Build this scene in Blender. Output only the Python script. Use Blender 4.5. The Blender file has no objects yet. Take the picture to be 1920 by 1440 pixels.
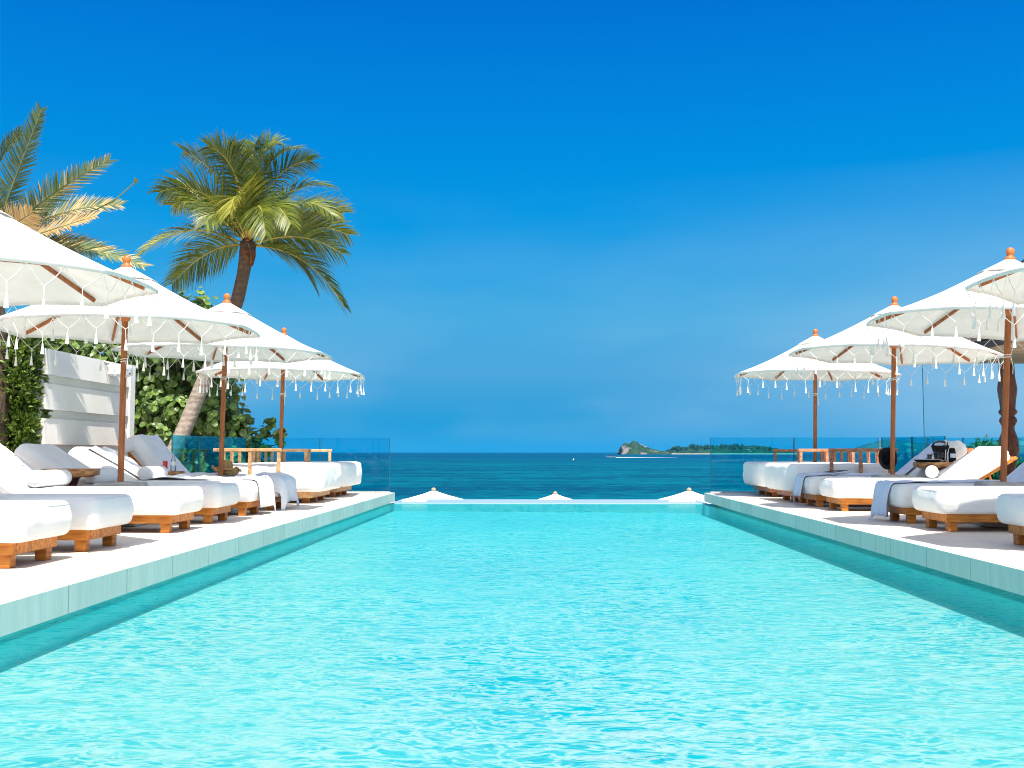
import bpy, math, random
from math import sin, cos, pi, radians, atan, tan, sqrt
from mathutils import Vector, Matrix, noise
rnd = random.Random(7)
S = bpy.context.scene
COL = S.collection
F = 1950.0                      # focal length in photo pixels (1920 wide)
CAM = Vector((0, 0, 0.8))       # 0.8 m above the deck (deck top is z = 0)
PITCH = atan(128 / F); YAW = atan(47 * cos(PITCH) / F)
RC = Matrix.Rotation(YAW, 3, 'Z') @ Matrix.Rotation(pi / 2 + PITCH, 3, 'X')

def at(px, py, Y):
    d = RC @ Vector(((px - 960) / F, -(py - 720) / F, -1))
    return CAM + d * (Y / d.y)

# ---------------------------------------------------------------- mesh builder
class MB:
    def __init__(s): s.v = []; s.f = []
    def add(s, vs, fs, M=None):
        b = len(s.v)
        s.v += [tuple(M @ Vector(p)) for p in vs] if M is not None else [tuple(p) for p in vs]
        s.f += [tuple(b + i for i in f) for f in fs]
        return s
    def box(s, c, d, M=None):
        x, y, z = c; a, b, e = d[0] / 2, d[1] / 2, d[2] / 2
        vs = [(x + i * a, y + j * b, z + k * e) for i in (-1, 1) for j in (-1, 1) for k in (-1, 1)]
        return s.add(vs, [(0, 1, 3, 2), (4, 6, 7, 5), (0, 4, 5, 1), (2, 3, 7, 6), (0, 2, 6, 4), (1, 5, 7, 3)], M)
    def bbox(s, c, d, b=0.008, M=None):     # box with chamfered vertical + horizontal edges
        x, y, z = c; a, bb, e = d[0] / 2, d[1] / 2, d[2] / 2
        vs = []; fs = []
        rings = [(-e, b), (-e + b, 0), (e - b, 0), (e, b)]
        for (zz, ins) in rings:
            A, B = a - ins, bb - ins
            pts = [(A, B - b), (A - b, B), (-A + b, B), (-A, B - b), (-A, -B + b), (-A + b, -B), (A - b, -B), (A, -B + b)]
            vs += [(x + p, y + q, z + zz) for p, q in pts]
        for r in range(3):
            for i in range(8):
                j = (i + 1) % 8
                fs.append((r * 8 + i, r * 8 + j, r * 8 + 8 + j, r * 8 + 8 + i))
        fs.append(tuple(range(7, -1, -1))); fs.append(tuple(range(24, 32)))
        return s.add(vs, fs, M)
    def tube(s, pts, rad, n=8, cap=True, M=None, flat=1.0):
        pts = [Vector(p) for p in pts]
        if not hasattr(rad, '__len__'): rad = [rad] * len(pts)
        vs = []; fs = []
        t0 = (pts[1] - pts[0]).normalized()
        up = Vector((0, 0, 1)) if abs(t0.z) < .9 else Vector((1, 0, 0))
        for i, p in enumerate(pts):
            t = (pts[min(i + 1, len(pts) - 1)] - pts[max(i - 1, 0)]).normalized()
            a = t.cross(up).normalized(); b = a.cross(t).normalized(); up = b
            for k in range(n):
                th = 2 * pi * k / n
                vs.append(p + (a * cos(th) + b * sin(th) * flat) * rad[i])
        for i in range(len(pts) - 1):
            for k in range(n):
                k2 = (k + 1) % n
                fs.append((i * n + k, i * n + k2, (i + 1) * n + k2, (i + 1) * n + k))
        if cap:
            fs.append(tuple(range(n - 1, -1, -1))); fs.append(tuple((len(pts) - 1) * n + k for k in range(n)))
        return s.add(vs, fs, M)
    def lathe(s, prof, n=20, M=None, c=(0, 0, 0)):
        vs = []; fs = []
        for r, z in prof:
            for k in range(n):
                th = 2 * pi * k / n
                vs.append((c[0] + r * cos(th), c[1] + r * sin(th), c[2] + z))
        for i in range(len(prof) - 1):
            for k in range(n):
                k2 = (k + 1) % n
                fs.append((i * n + k, i * n + k2, (i + 1) * n + k2, (i + 1) * n + k))
        fs.append(tuple(range(n - 1, -1, -1))); fs.append(tuple((len(prof) - 1) * n + k for k in range(n)))
        return s.add(vs, fs, M)
    def cushion(s, x0, x1, y0, y1, z0, z1, R, r, dome=0.012, M=None, seg=5, wob=0.0, seed=0):
        a, b = (x1 - x0) / 2, (y1 - y0) / 2; cx, cy = (x0 + x1) / 2, (y0 + y1) / 2
        def loop(ins, z):
            A, B = a - ins, b - ins; q = max(R - ins, .012); out = []
            for ci, (sx, sy) in enumerate(((1, 1), (-1, 1), (-1, -1), (1, -1))):
                for k in range(seg + 1):
                    th = pi / 2 * (ci + k / seg)
                    out.append([cx + sx * (A - q) + q * cos(th), cy + sy * (B - q) + q * sin(th), z])
            # densify straight runs so that the sides can carry soft folds
            res = []
            for i in range(len(out)):
                p, w = out[i], out[(i + 1) % len(out)]
                res.append(p)
                if i % (seg + 1) == seg:
                    for m in range(1, 12):
                        t = m / 12; res.append([p[0] + (w[0] - p[0]) * t, p[1] + (w[1] - p[1]) * t, z])
            return res
        loops = []
        for k in range(6):
            th = pi / 2 * k / 5; loops.append((r * (1 - sin(th)), z0 + r * (1 - cos(th))))
        for k in range(1, 6):
            t = k / 6; loops.append((-0.012 * sin(pi * t), z0 + r + (z1 - z0 - 2 * r) * t))
        for k in range(6):
            th = pi / 2 * k / 5; loops.append((r * (1 - cos(th)), z1 - r + r * sin(th)))
        mn = min(a, b)
        for t in (.35, .6, .85):
            loops.append((r + (mn - r) * t, z1 + dome * t))
        vs = []; fs = []
        for ins, z in loops:
            for p in loop(ins, z):
                if wob:
                    n_ = noise.noise(Vector((p[0] * 5 + seed, p[1] * 5, p[2] * 7 + seed))) * wob
                    n2 = noise.noise(Vector((p[0] * 14 + seed, p[1] * 14, p[2] * 9))) * wob * .5
                    dx, dy = p[0] - cx, p[1] - cy; L = math.hypot(dx, dy) or 1
                    p = [p[0] + dx / L * (n_ + n2), p[1] + dy / L * (n_ + n2), p[2] + n_ * .6]
                vs.append(p)
        n = len(loop(0, 0))
        for i in range(len(loops) - 1):
            for k in range(n):
                k2 = (k + 1) % n
                fs.append((i * n + k, i * n + k2, (i + 1) * n + k2, (i + 1) * n + k))
        fs.append(tuple(range(n - 1, -1, -1))); fs.append(tuple((len(loops) - 1) * n + k for k in range(n)))
        return s.add(vs, fs, M)
    def build(s, name, m, parent=None, smooth=False, loc=None):
        me = bpy.data.meshes.new(name); me.from_pydata(s.v, [], s.f); me.update()
        o = bpy.data.objects.new(name, me); COL.objects.link(o)
        if m: me.materials.append(m)
        if smooth:
            me.polygons.foreach_set('use_smooth', [True] * len(me.polygons))
            if smooth == 'auto':
                try: me.set_sharp_from_angle(angle=radians(40))
                except Exception: pass
        if parent: o.parent = parent
        if loc: o.location = loc
        return o

def tag(o, label=None, cat=None, group=None, kind=None):
    if label: o['label'] = label
    if cat: o['category'] = cat
    if group: o['group'] = group
    if kind: o['kind'] = kind
    return o
def empty(name, loc, rz=0, label=None, cat=None, group=None):
    o = bpy.data.objects.new(name, None); COL.objects.link(o)
    o.location = loc; o.rotation_euler = (0, 0, rz); o.empty_display_size = .1
    return tag(o, label, cat, group)
def children(o): return [c for c in list(COL.objects) if c.parent == o]
def copy_tree(o, parent=None):
    c = o.copy(); COL.objects.link(c)
    if parent: c.parent = parent
    for ch in children(o): copy_tree(ch, c)
    return c

# ---------------------------------------------------------------- materials
def mat(name):
    m = bpy.data.materials.new(name); m.use_nodes = True
    nt = m.node_tree; nt.nodes.clear()
    out = nt.nodes.new('ShaderNodeOutputMaterial')
    def N(t, **k):
        n = nt.nodes.new('ShaderNode' + t)
        for a, b in k.items():
            if a.startswith('i_'): n.inputs[a[2:].replace('_', ' ')].default_value = b
            else: setattr(n, a, b)
        return n
    def L(a, b): nt.links.new(a, b)
    return m, N, L, out
def rgb(*c): return (c[0], c[1], c[2], 1)
def ramp(N, stops, fac, L):
    r = N('ValToRGB'); e = r.color_ramp.elements
    while len(e) < len(stops): e.new(.5)
    for i, (p, c) in enumerate(stops):
        e[i].position = p; e[i].color = c if len(c) == 4 else rgb(*c)
    L(fac, r.inputs[0]); return r
def noise_mat(name, c1, c2, scale=5, stretch=(1, 1, 1), rough=.7, bump=.0, bscale=None, detail=4, translucent=0, island=False, spec=.3, sheen=0, bdist=.01, blend=(.35, .65)):
    m, N, L, out = mat(name)
    tc = N('TexCoord'); mp = N('Mapping'); mp.inputs['Scale'].default_value = stretch
    L(tc.outputs['Object'], mp.inputs[0])
    n = N('TexNoise'); n.inputs['Scale'].default_value = scale; n.inputs['Detail'].default_value = detail
    L(mp.outputs[0], n.inputs['Vector'])
    fac = n.outputs['Fac']
    if island:
        g = N('NewGeometry'); mx = N('Math', operation='ADD'); mm = N('Math', operation='MULTIPLY'); mm.inputs[1].default_value = .6
        m3 = N('Math', operation='MULTIPLY'); m3.inputs[1].default_value = .45
        L(g.outputs['Random Per Island'], mm.inputs[0]); L(fac, m3.inputs[0]); L(mm.outputs[0], mx.inputs[0]); L(m3.outputs[0], mx.inputs[1]); fac = mx.outputs[0]
        blend = (.1, .95)
    r = ramp(N, [(blend[0], c1), (blend[1], c2)], fac, L)
    p = N('BsdfPrincipled'); p.inputs['Roughness'].default_value = rough
    p.inputs['Specular IOR Level'].default_value = spec
    L(r.outputs[0], p.inputs['Base Color'])
    if bump:
        n2 = N('TexNoise'); n2.inputs['Scale'].default_value = bscale or scale * 3; n2.inputs['Detail'].default_value = 5
        L(mp.outputs[0], n2.inputs['Vector'])
        b = N('Bump'); b.inputs['Strength'].default_value = bump; b.inputs['Distance'].default_value = bdist
        L(n2.outputs['Fac'], b.inputs['Height']); L(b.outputs[0], p.inputs['Normal'])
    sh = p.outputs[0]
    if translucent:
        t = N('BsdfTranslucent'); L(r.outputs[0], t.inputs[0]); mx = N('MixShader'); mx.inputs[0].default_value = translucent
        L(sh, mx.inputs[1]); L(t.outputs[0], mx.inputs[2]); sh = mx.outputs[0]
    L(sh, out.inputs[0]); return m

M = {}
M['fabric'] = noise_mat('white_cotton', (.82, .81, .79), (.88, .87, .85), 3, rough=.9, bump=.55, bscale=6, spec=.1, bdist=.022)
M['canopy'] = noise_mat('canopy_canvas', (.84, .84, .81), (.9, .9, .87), 4, rough=.9, bump=.3, bscale=9, spec=.1, translucent=.24)
M['towel'] = noise_mat('towel_terry', (.78, .79, .82), (.86, .86, .88), 6, rough=1, bump=.6, bscale=14, spec=.05, bdist=.015)
M['towelblue'] = noise_mat('towel_terry_pale_blue', (.62, .68, .82), (.72, .77, .88), 6, rough=1, bump=.6, bscale=14, spec=.05, bdist=.015)
M['cord'] = noise_mat('cotton_cord', (.72, .72, .66), (.85, .85, .8), 20, rough=1)
M['teak'] = noise_mat('oiled_teak', (.30, .085, .012), (.66, .25, .04), 7, (1, 1, 6), rough=.45, bump=.3, bscale=40, blend=(.3, .7))
M['teak_x'] = noise_mat('oiled_teak_rail', (.34, .10, .012), (.70, .27, .045), 6, (.8, 5, 5), rough=.45, bump=.3, bscale=30, blend=(.3, .7))
M['pole'] = noise_mat('pole_wood', (.26, .075, .022), (.40, .14, .045), 6, (6, 6, .7), rough=.4, bump=.15, bscale=30)
M['finial'] = noise_mat('finial_wood', (.42, .12, .035), (.55, .18, .05), 10, rough=.35)
M['rail'] = noise_mat('pale_wood', (.52, .28, .12), (.76, .47, .25), 6, (2, 2, 4), rough=.6, bump=.3)
M['rail_red'] = noise_mat('reddish_wood', (.36, .13, .06), (.58, .28, .15), 6, (2, 2, 4), rough=.5, bump=.3)
M['table'] = noise_mat('burr_wood', (.20, .075, .025), (.62, .32, .13), 9, (1, 1, 2.5), rough=.4, bump=.4, bscale=25, detail=8, blend=(.35, .62))
M['table_dark'] = noise_mat('dark_stem_wood', (.07, .02, .014), (.13, .045, .025), 9, rough=.35)
M['column'] = noise_mat('carved_mahogany', (.13, .035, .018), (.24, .07, .032), 8, (3, 3, .7), rough=.35, bump=.2)
M['canvas_grey'] = noise_mat('grey_canvas_cover', (.36, .35, .32), (.50, .48, .44), 6, rough=.95, bump=.5)
M['beige_cloth'] = noise_mat('beige_ceiling_cloth', (.42, .33, .24), (.56, .46, .35), 2, (1, 3, 1), rough=.95, bump=.9, bscale=3, translucent=.25, bdist=.05)
M['dark_wood'] = noise_mat('dark_roof_wood', (.03, .025, .022), (.07, .05, .045), 6, rough=.6)
M['thatch'] = noise_mat('roof_shingle_dark', (.045, .035, .03), (.10, .08, .065), 12, (1, 1, 6), rough=.9, bump=.8)
M['stone_white'] = noise_mat('white_stone', (.74, .71, .66), (.84, .81, .77), 1.3, rough=.8, bump=.15, bscale=20, detail=6)
M['soil'] = noise_mat('garden_soil', (.05, .035, .02), (.10, .075, .04), 3, rough=1, bump=.8)
M['sand'] = noise_mat('beach_sand', (.50, .42, .30), (.64, .56, .42), 2, rough=1, bump=.5)
M['black'] = noise_mat('black_felt', (.006, .006, .008), (.018, .016, .02), 9, rough=.9)
M['straw'] = noise_mat('tan_straw', (.36, .20, .07), (.58, .36, .15), 30, rough=.9, bump=.8)
M['red'] = noise_mat('red_can_paint', (.60, .008, .01), (.68, .012, .015), 3, rough=.25, spec=.6)
M['whitepaint'] = noise_mat('white_paint', (.78, .78, .78), (.86, .86, .85), 3, rough=.4)
M['metal'] = noise_mat('brushed_steel', (.35, .35, .36), (.5, .5, .5), 20, rough=.3)
M['palm_leaf'] = noise_mat('coconut_leaf', (.012, .038, .010), (.25, .30, .03), 1.6, rough=.45, translucent=.2, island=True, spec=.4)
M['palm_leaf_pale'] = noise_mat('coconut_leaf_pale', (.05, .09, .012), (.58, .54, .08), 1.6, rough=.5, translucent=.25, island=True)
M['date_leaf'] = noise_mat('date_palm_leaf', (.035, .085, .035), (.26, .32, .13), 2, rough=.6, translucent=.2, island=True)
M['date_dry'] = noise_mat('date_palm_dry_leaf', (.38, .24, .08), (.72, .55, .28), 3, rough=.7, translucent=.2, island=True)
M['rachis'] = noise_mat('frond_stalk', (.34, .25, .04), (.55, .38, .08), 3, rough=.5)
M['rachis_g'] = noise_mat('frond_stalk_green', (.10, .12, .04), (.2, .2, .08), 3, rough=.5)
M['grape'] = noise_mat('sea_grape_leaf', (.016, .045, .010), (.26, .40, .08), 2.2, rough=.4, translucent=.22, island=True, spec=.5)
M['hedge'] = noise_mat('hedge_leaf', (.03, .075, .010), (.20, .30, .035), 2, rough=.45, translucent=.2, island=True, spec=.5)
M['bark'] = noise_mat('bark_brown', (.05, .035, .025), (.13, .09, .06), 8, (3, 3, 1), rough=.95, bump=.8)
M['husk'] = noise_mat('palm_husk', (.10, .035, .02), (.22, .09, .045), 12, rough=.95, bump=.8)

def palm_bark():
    m, N, L, out = mat('coconut_bark')
    tc = N('TexCoord'); w = N('TexWave', wave_type='BANDS', bands_direction='Z'); w.inputs['Scale'].default_value = 2.6
    w.inputs['Distortion'].default_value = 3; w.inputs['Detail'].default_value = 3; w.inputs['Detail Scale'].default_value = 2
    n = N('TexNoise'); n.inputs['Scale'].default_value = 11; n.inputs['Detail'].default_value = 6
    L(tc.outputs['Object'], w.inputs[0]); L(tc.outputs['Object'], n.inputs[0])
    a = N('Math', operation='MULTIPLY_ADD'); a.inputs[1].default_value = .18; L(w.outputs['Fac'], a.inputs[0]); L(n.outputs['Fac'], a.inputs[2])
    r = ramp(N, [(.2, (.17, .13, .10)), (.8, (.40, .33, .27))], a.outputs[0], L)
    sz = N('SeparateXYZ'); L(tc.outputs['Object'], sz.inputs[0]); hz_ = N('MapRange'); hz_.inputs['From Min'].default_value = 2.3; hz_.inputs['From Max'].default_value = 3.6; L(sz.outputs['Z'], hz_.inputs[0])
    dk = N('MixRGB', blend_type='MULTIPLY'); L(hz_.outputs[0], dk.inputs[0]); L(r.outputs[0], dk.inputs[1]); dk.inputs[2].default_value = rgb(.38, .28, .22)
    p = N('BsdfPrincipled'); p.inputs['Roughness'].default_value = .9; L(dk.outputs[0], p.inputs['Base Color'])
    b = N('Bump'); b.inputs['Strength'].default_value = .7; b.inputs['Distance'].default_value = .03; L(a.outputs[0], b.inputs['Height']); L(b.outputs[0], p.inputs['Normal'])
    L(p.outputs[0], out.inputs[0]); return m
M['palm_bark'] = palm_bark()

def deck_mat():
    m, N, L, out = mat('cream_stone_deck')
    tc = N('TexCoord'); n = N('TexNoise'); n.inputs['Scale'].default_value = .8; n.inputs['Detail'].default_value = 8; n.inputs['Roughness'].default_value = .65
    L(tc.outputs['Object'], n.inputs[0])
    r = ramp(N, [(.3, (.62, .55, .47)), (.7, (.75, .68, .59))], n.outputs['Fac'], L)
    br = N('TexBrick'); br.offset = 0; br.inputs['Scale'].default_value = 1; br.inputs['Mortar Size'].default_value = .004
    br.inputs['Brick Width'].default_value = 1.2; br.inputs['Row Height'].default_value = 1.2; br.inputs['Mortar Smooth'].default_value = .3
    br.inputs['Color1'].default_value = rgb(1, 1, 1); br.inputs['Color2'].default_value = rgb(.96, .96, .96); br.inputs['Mortar'].default_value = rgb(.62, .58, .54)
    L(tc.outputs['Object'], br.inputs[0])
    sp = N('TexNoise'); sp.inputs['Scale'].default_value = 5; sp.inputs['Detail'].default_value = 3; L(tc.outputs['Object'], sp.inputs[0])
    spr = ramp(N, [(.24, (.7, .66, .6)), (.30, (1, 1, 1))], sp.outputs['Fac'], L)
    mx = N('MixRGB', blend_type='MULTIPLY'); mx.inputs[0].default_value = 1; L(r.outputs[0], mx.inputs[1]); L(br.outputs[0], mx.inputs[2])
    mx2 = N('MixRGB', blend_type='MULTIPLY'); mx2.inputs[0].default_value = 1; L(mx.outputs[0], mx2.inputs[1]); L(spr.outputs[0], mx2.inputs[2])
    p = N('BsdfPrincipled'); p.inputs['Roughness'].default_value = .55; p.inputs['Specular IOR Level'].default_value = .35; L(mx2.outputs[0], p.inputs['Base Color'])
    b = N('Bump'); b.inputs['Strength'].default_value = .15; b.inputs['Distance'].default_value = .01; L(n.outputs['Fac'], b.inputs['Height']); L(b.outputs[0], p.inputs['Normal'])
    L(p.outputs[0], out.inputs[0]); return m
M['deck'] = deck_mat()

def coping_mat():
    m, N, L, out = mat('green_stone_coping')
    tc = N('TexCoord'); sx = N('SeparateXYZ'); L(tc.outputs['Object'], sx.inputs[0])
    # vertical joints every 0.9 m along the pool
    a = N('Math', operation='MULTIPLY'); a.inputs[1].default_value = 1 / .9; L(sx.outputs['Y'], a.inputs[0])
    fl = N('Math', operation='FLOOR'); L(a.outputs[0], fl.inputs[0]); wn = N('TexWhiteNoise', noise_dimensions='1D'); L(fl.outputs[0], wn.inputs['W'])
    f = N('Math', operation='FRACT'); L(a.outputs[0], f.inputs[0]); g = N('Math', operation='GREATER_THAN'); g.inputs[1].default_value = .012; L(f.outputs[0], g.inputs[0])
    mp = N('Mapping'); mp.inputs['Scale'].default_value = (1, 9, 1.1); L(tc.outputs['Object'], mp.inputs[0])
    n = N('TexNoise'); n.inputs['Scale'].default_value = 1.5; n.inputs['Detail'].default_value = 8; n.inputs['Roughness'].default_value = .7; L(mp.outputs[0], n.inputs[0])
    r = ramp(N, [(.27, (.22, .33, .27)), (.36, (.50, .64, .55)), (.7, (.66, .76, .68))], n.outputs['Fac'], L)
    c = N('MixRGB', blend_type='MULTIPLY'); c.inputs[0].default_value = .14; L(r.outputs[0], c.inputs[1]); L(wn.outputs['Value'], c.inputs[2])
    mx = N('MixRGB'); L(g.outputs[0], mx.inputs[0]); mx.inputs[1].default_value = rgb(.26, .34, .29); L(c.outputs[0], mx.inputs[2])
    p = N('BsdfPrincipled'); p.inputs['Roughness'].default_value = .45; L(mx.outputs[0], p.inputs['Base Color']); L(p.outputs[0], out.inputs[0]); return m
M['coping'] = coping_mat()

def pool_floor_mat():
    m, N, L, out = mat('turquoise_mosaic')
    tc = N('TexCoord'); br = N('TexBrick'); br.offset = 0; br.inputs['Scale'].default_value = 1; br.inputs['Brick Width'].default_value = .05; br.inputs['Row Height'].default_value = .05
    br.inputs['Mortar Size'].default_value = .003; br.inputs['Color1'].default_value = rgb(.58, .47, .435); br.inputs['Color2'].default_value = rgb(.60, .48, .445); br.inputs['Mortar'].default_value = rgb(.60, .485, .435)
    L(tc.outputs['Object'], br.inputs[0])
    n = N('TexNoise'); n.inputs['Scale'].default_value = .5; n.inputs['Detail'].default_value = 4; L(tc.outputs['Object'], n.inputs[0])
    r = ramp(N, [(.3, (.86, .92, .95)), (.7, (1, 1, 1))], n.outputs['Fac'], L)
    mx = N('MixRGB', blend_type='MULTIPLY'); mx.inputs[0].default_value = 1; L(br.outputs[0], mx.inputs[1]); L(r.outputs[0], mx.inputs[2])
    p = N('BsdfPrincipled'); p.inputs['Roughness'].default_value = .6; L(mx.outputs[0], p.inputs['Base Color']); L(p.outputs[0], out.inputs[0]); return m
M['pool'] = pool_floor_mat()
M['pool_band'] = noise_mat('teal_wall_shade', (.05, .68, .68), (.09, .76, .75), 3, rough=.3)  # wall colour carries the shade and dark reflection under the slab edge

def water_mat():
    m, N, L, out = mat('pool_water')
    tc = N('TexCoord')
    # ripples: three noises, calmer in patches
    def nz(scale, st, det=3, dist=0.0):
        mp = N('Mapping'); mp.inputs['Scale'].default_value = st; L(tc.outputs['Object'], mp.inputs[0])
        n = N('TexNoise'); n.inputs['Scale'].default_value = scale; n.inputs['Detail'].default_value = det; n.inputs['Distortion'].default_value = dist
        L(mp.outputs[0], n.inputs[0]); return n
    n1 = nz(4.5, (1, 1.3, 1), 3, .6); n2 = nz(13, (1, 1.2, 1), 3, .5); n3 = nz(.45, (1, .8, 1), 3)
    a = N('Math', operation='MULTIPLY_ADD'); a.inputs[1].default_value = .35; L(n2.outputs['Fac'], a.inputs[0]); L(n1.outputs['Fac'], a.inputs[2])
    calm = N('MapRange'); calm.inputs['From Min'].default_value = .35; calm.inputs['From Max'].default_value = .62; calm.inputs['To Min'].default_value = .35; calm.inputs['To Max'].default_value = 1.0
    L(n3.outputs['Fac'], calm.inputs[0])
    b = N('Bump'); b.inputs['Distance'].default_value = .075; L(calm.outputs[0], b.inputs['Strength']); L(a.outputs[0], b.inputs['Height'])
    # caustic light net painted into the transparent tint with noise ridges
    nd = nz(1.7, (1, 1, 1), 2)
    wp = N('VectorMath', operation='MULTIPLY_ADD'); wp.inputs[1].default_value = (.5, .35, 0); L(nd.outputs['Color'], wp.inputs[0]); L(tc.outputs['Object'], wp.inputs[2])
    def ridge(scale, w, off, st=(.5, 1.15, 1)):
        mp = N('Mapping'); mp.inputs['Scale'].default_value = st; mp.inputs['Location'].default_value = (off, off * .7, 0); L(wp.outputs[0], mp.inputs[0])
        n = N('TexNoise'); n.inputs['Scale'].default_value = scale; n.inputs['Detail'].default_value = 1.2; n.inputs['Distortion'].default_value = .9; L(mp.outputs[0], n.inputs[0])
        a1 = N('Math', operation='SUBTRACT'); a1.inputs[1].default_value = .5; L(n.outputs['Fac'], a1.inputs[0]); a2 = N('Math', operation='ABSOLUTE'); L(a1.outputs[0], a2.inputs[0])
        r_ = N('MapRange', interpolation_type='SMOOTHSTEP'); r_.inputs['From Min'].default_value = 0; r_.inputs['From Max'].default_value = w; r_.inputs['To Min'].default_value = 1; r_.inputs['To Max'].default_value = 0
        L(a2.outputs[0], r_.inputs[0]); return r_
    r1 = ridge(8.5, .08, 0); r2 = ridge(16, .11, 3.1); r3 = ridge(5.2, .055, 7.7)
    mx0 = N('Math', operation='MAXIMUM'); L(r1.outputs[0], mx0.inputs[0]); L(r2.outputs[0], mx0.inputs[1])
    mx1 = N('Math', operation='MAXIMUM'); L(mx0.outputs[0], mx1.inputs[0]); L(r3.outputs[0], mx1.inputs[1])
    # in calm patches the painted net fades to an even tint
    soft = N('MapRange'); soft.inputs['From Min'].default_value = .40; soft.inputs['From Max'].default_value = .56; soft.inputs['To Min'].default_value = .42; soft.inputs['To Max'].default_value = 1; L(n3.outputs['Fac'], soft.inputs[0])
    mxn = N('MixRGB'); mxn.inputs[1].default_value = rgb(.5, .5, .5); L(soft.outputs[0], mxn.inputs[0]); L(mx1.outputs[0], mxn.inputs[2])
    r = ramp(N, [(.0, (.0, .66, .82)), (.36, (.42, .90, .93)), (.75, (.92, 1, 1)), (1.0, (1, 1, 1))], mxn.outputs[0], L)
    # absorption: red light is lost with the length of the path through the water
    ge = N('NewGeometry'); si = N('SeparateXYZ'); L(ge.outputs['Incoming'], si.inputs[0]); ab = N('Math', operation='ABSOLUTE'); L(si.outputs['Z'], ab.inputs[0])
    mxi = N('Math', operation='MAXIMUM'); mxi.inputs[1].default_value = .05; L(ab.outputs[0], mxi.inputs[0]); dv = N('Math', operation='DIVIDE'); dv.inputs[0].default_value = .15; L(mxi.outputs[0], dv.inputs[1])
    cc = N('CombineXYZ')
    for ch, k_ in (('X', .62), ('Y', .055), ('Z', .02)):
        m_ = N('Math', operation='MULTIPLY'); m_.inputs[1].default_value = -k_; L(dv.outputs[0], m_.inputs[0]); e_ = N('Math', operation='EXPONENT'); L(m_.outputs[0], e_.inputs[0]); L(e_.outputs[0], cc.inputs[ch])
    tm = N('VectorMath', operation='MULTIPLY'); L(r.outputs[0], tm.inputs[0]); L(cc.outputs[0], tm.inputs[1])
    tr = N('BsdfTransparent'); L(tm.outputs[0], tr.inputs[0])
    gl = N('BsdfGlossy'); gl.inputs['Roughness'].default_value = .04; gl.inputs['Color'].default_value = rgb(1, 1, 1); L(b.outputs[0], gl.inputs['Normal'])
    fr = N('Fresnel'); fr.inputs[0].default_value = 1.33; L(b.outputs[0], fr.inputs['Normal'])
    fm = N('Math', operation='MULTIPLY'); fm.inputs[1].default_value = .45; L(fr.outputs[0], fm.inputs[0])
    mx = N('MixShader'); L(fm.outputs[0], mx.inputs[0]); L(tr.outputs[0], mx.inputs[1]); L(gl.outputs[0], mx.inputs[2])
    # a little light scattered back by the water itself
    df = N('BsdfDiffuse'); df.inputs[0].default_value = rgb(.01, .46, .50); m2 = N('MixShader'); m2.inputs[0].default_value = .15
    L(mx.outputs[0], m2.inputs[1]); L(df.outputs[0], m2.inputs[2])
    L(m2.outputs[0], out.inputs[0]); return m
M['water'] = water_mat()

def sea_mat():
    m, N, L, out = mat('sea_water')
    tc = N('TexCoord')
    def nz(scale, st, det=4):
        mp = N('Mapping'); mp.inputs['Scale'].default_value = st; L(tc.outputs['Object'], mp.inputs[0])
        n = N('TexNoise'); n.inputs['Scale'].default_value = scale; n.inputs['Detail'].default_value = det; L(mp.outputs[0], n.inputs[0]); return n
    n1 = nz(.45, (1, 1, 1), 6); n2 = nz(.09, (.35, 1, 1), 8); n3 = nz(.0022, (.4, 1, 1), 3)
    s1 = N('Math', operation='ADD'); L(n1.outputs['Fac'], s1.inputs[0]); L(n2.outputs['Fac'], s1.inputs[1])
    s2 = N('Math', operation='ADD'); L(s1.outputs[0], s2.inputs[0]); L(n3.outputs['Fac'], s2.inputs[1])
    s3 = N('Math', operation='MULTIPLY'); s3.inputs[1].default_value = 1 / 3; L(s2.outputs[0], s3.inputs[0])
    # shallow turquoise near the beach, deep blue far out (depth of the water)
    sx = N('SeparateXYZ'); L(tc.outputs['Object'], sx.inputs[0])
    mr = N('MapRange', interpolation_type='SMOOTHSTEP'); mr.inputs['From Min'].default_value = 40; mr.inputs['From Max'].default_value = 900; L(sx.outputs['Y'], mr.inputs[0])
    ra = ramp(N, [(.43, (.000, .050, .10)), (.57, (.000, .125, .175))], s3.outputs[0], L)
    rb = ramp(N, [(.43, (.000, .034, .10)), (.57, (.000, .08, .15))], s3.outputs[0], L)
    c = N('MixRGB'); L(mr.outputs[0], c.inputs[0]); L(ra.outputs[0], c.inputs[1]); L(rb.outputs[0], c.inputs[2])
    b = N('Bump'); b.inputs['Strength'].default_value = .6; b.inputs['Distance'].default_value = .25; L(s1.outputs[0], b.inputs['Height'])
    df = N('BsdfDiffuse'); L(c.outputs[0], df.inputs[0]); L(b.outputs[0], df.inputs['Normal'])
    gl = N('BsdfGlossy'); gl.inputs['Roughness'].default_value = .25; L(b.outputs[0], gl.inputs['Normal'])
    mx = N('MixShader'); mx.inputs[0].default_value = .05; L(df.outputs[0], mx.inputs[1]); L(gl.outputs[0], mx.inputs[2]); L(mx.outputs[0], out.inputs[0]); return m
M['sea'] = sea_mat()

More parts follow.
